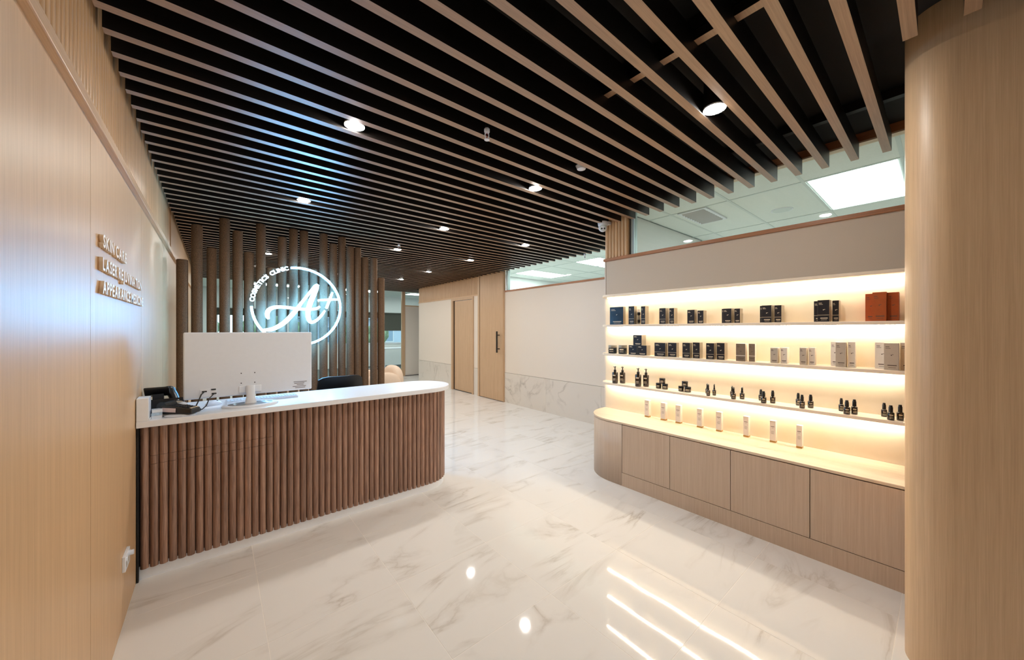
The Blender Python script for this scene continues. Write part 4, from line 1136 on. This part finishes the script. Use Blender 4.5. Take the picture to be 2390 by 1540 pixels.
grp = [('first', [(1782.3, 13.4, 941.8, 912.7, None), (1776, 11.5, 936, 908.5, 3.235), (1803.5, 12.8, 940.7, 911, None)]),
       ('second', [(1872, 13.6, 952.7, 921, None), (1863, 12.2, 948, 917, 3.23), (1892, 14.4, 951.6, 920.7, None)]),
       ('third', [(1976.4, 16.6, 967, 933.8, None), (1963.5, 13, 961, 929, 3.225), (1994, 16, 966.5, 932, None)]),
       ('last', [(2079, 18, 982.5, 945.5, None), (2063.5, 15, 974.5, 940, 3.225), (2101, 17.8, 980.7, 944.4, None)])]
for nm, ls in grp:
    for (uc, w_, vb, vt, x_), wh in zip(ls, ('front', 'rear left', 'right')):
        dropper(uc, w_, vb, vt, 'dark dropper bottle, %s one of the %s trio of droppers from the left' % (wh, nm), GD, x=x_)
# silver-flecked jars on the middle shelf, clear bottle on the upper shelf
jar(1430, 20, 825, 805, z3, 'silver flecked glass jar at the left end of the middle shelf', 'flecked glass jars', x=3.185, mat=GLIT)
jar(1453.6, 20, 825, 805, z3, 'silver flecked glass jar next to the stacked black boxes', 'flecked glass jars', x=3.185, mat=GLIT)
p = onX(1491, 754, 3.20)
t = thing('clear_bottle', 'small clear dispenser bottle between two tall black cartons', 'bottle', (p.x, p.y, z2))
part('body', MB().lathe([(0.014, 0), (0.015, 0.003), (0.015, 0.085), (0.009, 0.09)], 18), plain('clear grey bottle', srgb(150, 144, 132), 0.1, metal=0.3), t)
part('collar', MB().lathe([(0.0155, 0.09), (0.0155, 0.118)], 16), BLACK, t)
part('cap', MB().lathe([(0.013, 0.118), (0.013, 0.148), (0.011, 0.151)], 16), WHITEC, t)
part('label_band', MB().lathe([(0.0153, 0.015), (0.0153, 0.045)], 18, cap=False), BLKLAB, t)
# slim white cartons on the cabinet top
ord8 = ['first', 'second', 'third', 'fourth', 'fifth', 'sixth', 'seventh', 'eighth']
for k, (a_, b_, vb, vt) in enumerate([(342, 380, 363, 255), (445, 487, 385, 272), (540, 585, 405, 288), (677, 722, 432, 308), (800, 848, 460, 330), (975, 1023, 495, 358), (1145, 1198, 530, 387), (1315, 1368, 567, 412)]):
    u0, u1 = 1380 + a_ / 2.75, 1380 + b_ / 2.75
    vb_, vt_ = 840 + vb / 2.75, 840 + vt / 2.75
    p = onZ((u0 + u1) / 2, vb_, ZC)
    X = min(max(p.x, 3.12), 3.20)
    um = u0 + 0.72 * (u1 - u0)
    A, B = onX(u0, vb_, X), onX(um, vb_, X)
    wd_ = A.y - B.y
    hh = onX((u0 + um) / 2, vt_, X).z - ZC
    hh = max(0.10, min(hh, 0.16))
    t = thing('slim_carton', 'slim white carton with gold foot on the cabinet top, %s from the left' % ord8[k], 'carton', (X + 0.018, (A.y + B.y) / 2, ZC), group='slim white cartons on the cabinet top')
    part('box_body', MB().box((-0.018, -wd_ / 2, 0.012), (0.018, wd_ / 2, hh)), WHITEC, t, bevel=0.0008)
    part('gold_foot', MB().box((-0.0178, -wd_ / 2 + .0002, 0), (0.0178, wd_ / 2 - .0002, 0.012)), GOLD, t)
    pr = MB()
    for q, (zz_, ww_) in enumerate([(0.72, .6), (0.66, .3), (0.5, .5), (0.45, .55), (0.40, .45)]):
        pr.box((-0.0183, -wd_ * ww_ / 2, hh * zz_), (-0.018, wd_ * ww_ / 2, hh * zz_ + (0.004 if q == 0 else 0.0016)))
    part('printed_text', pr, DPRINT, t)['kind'] = 'stuff'
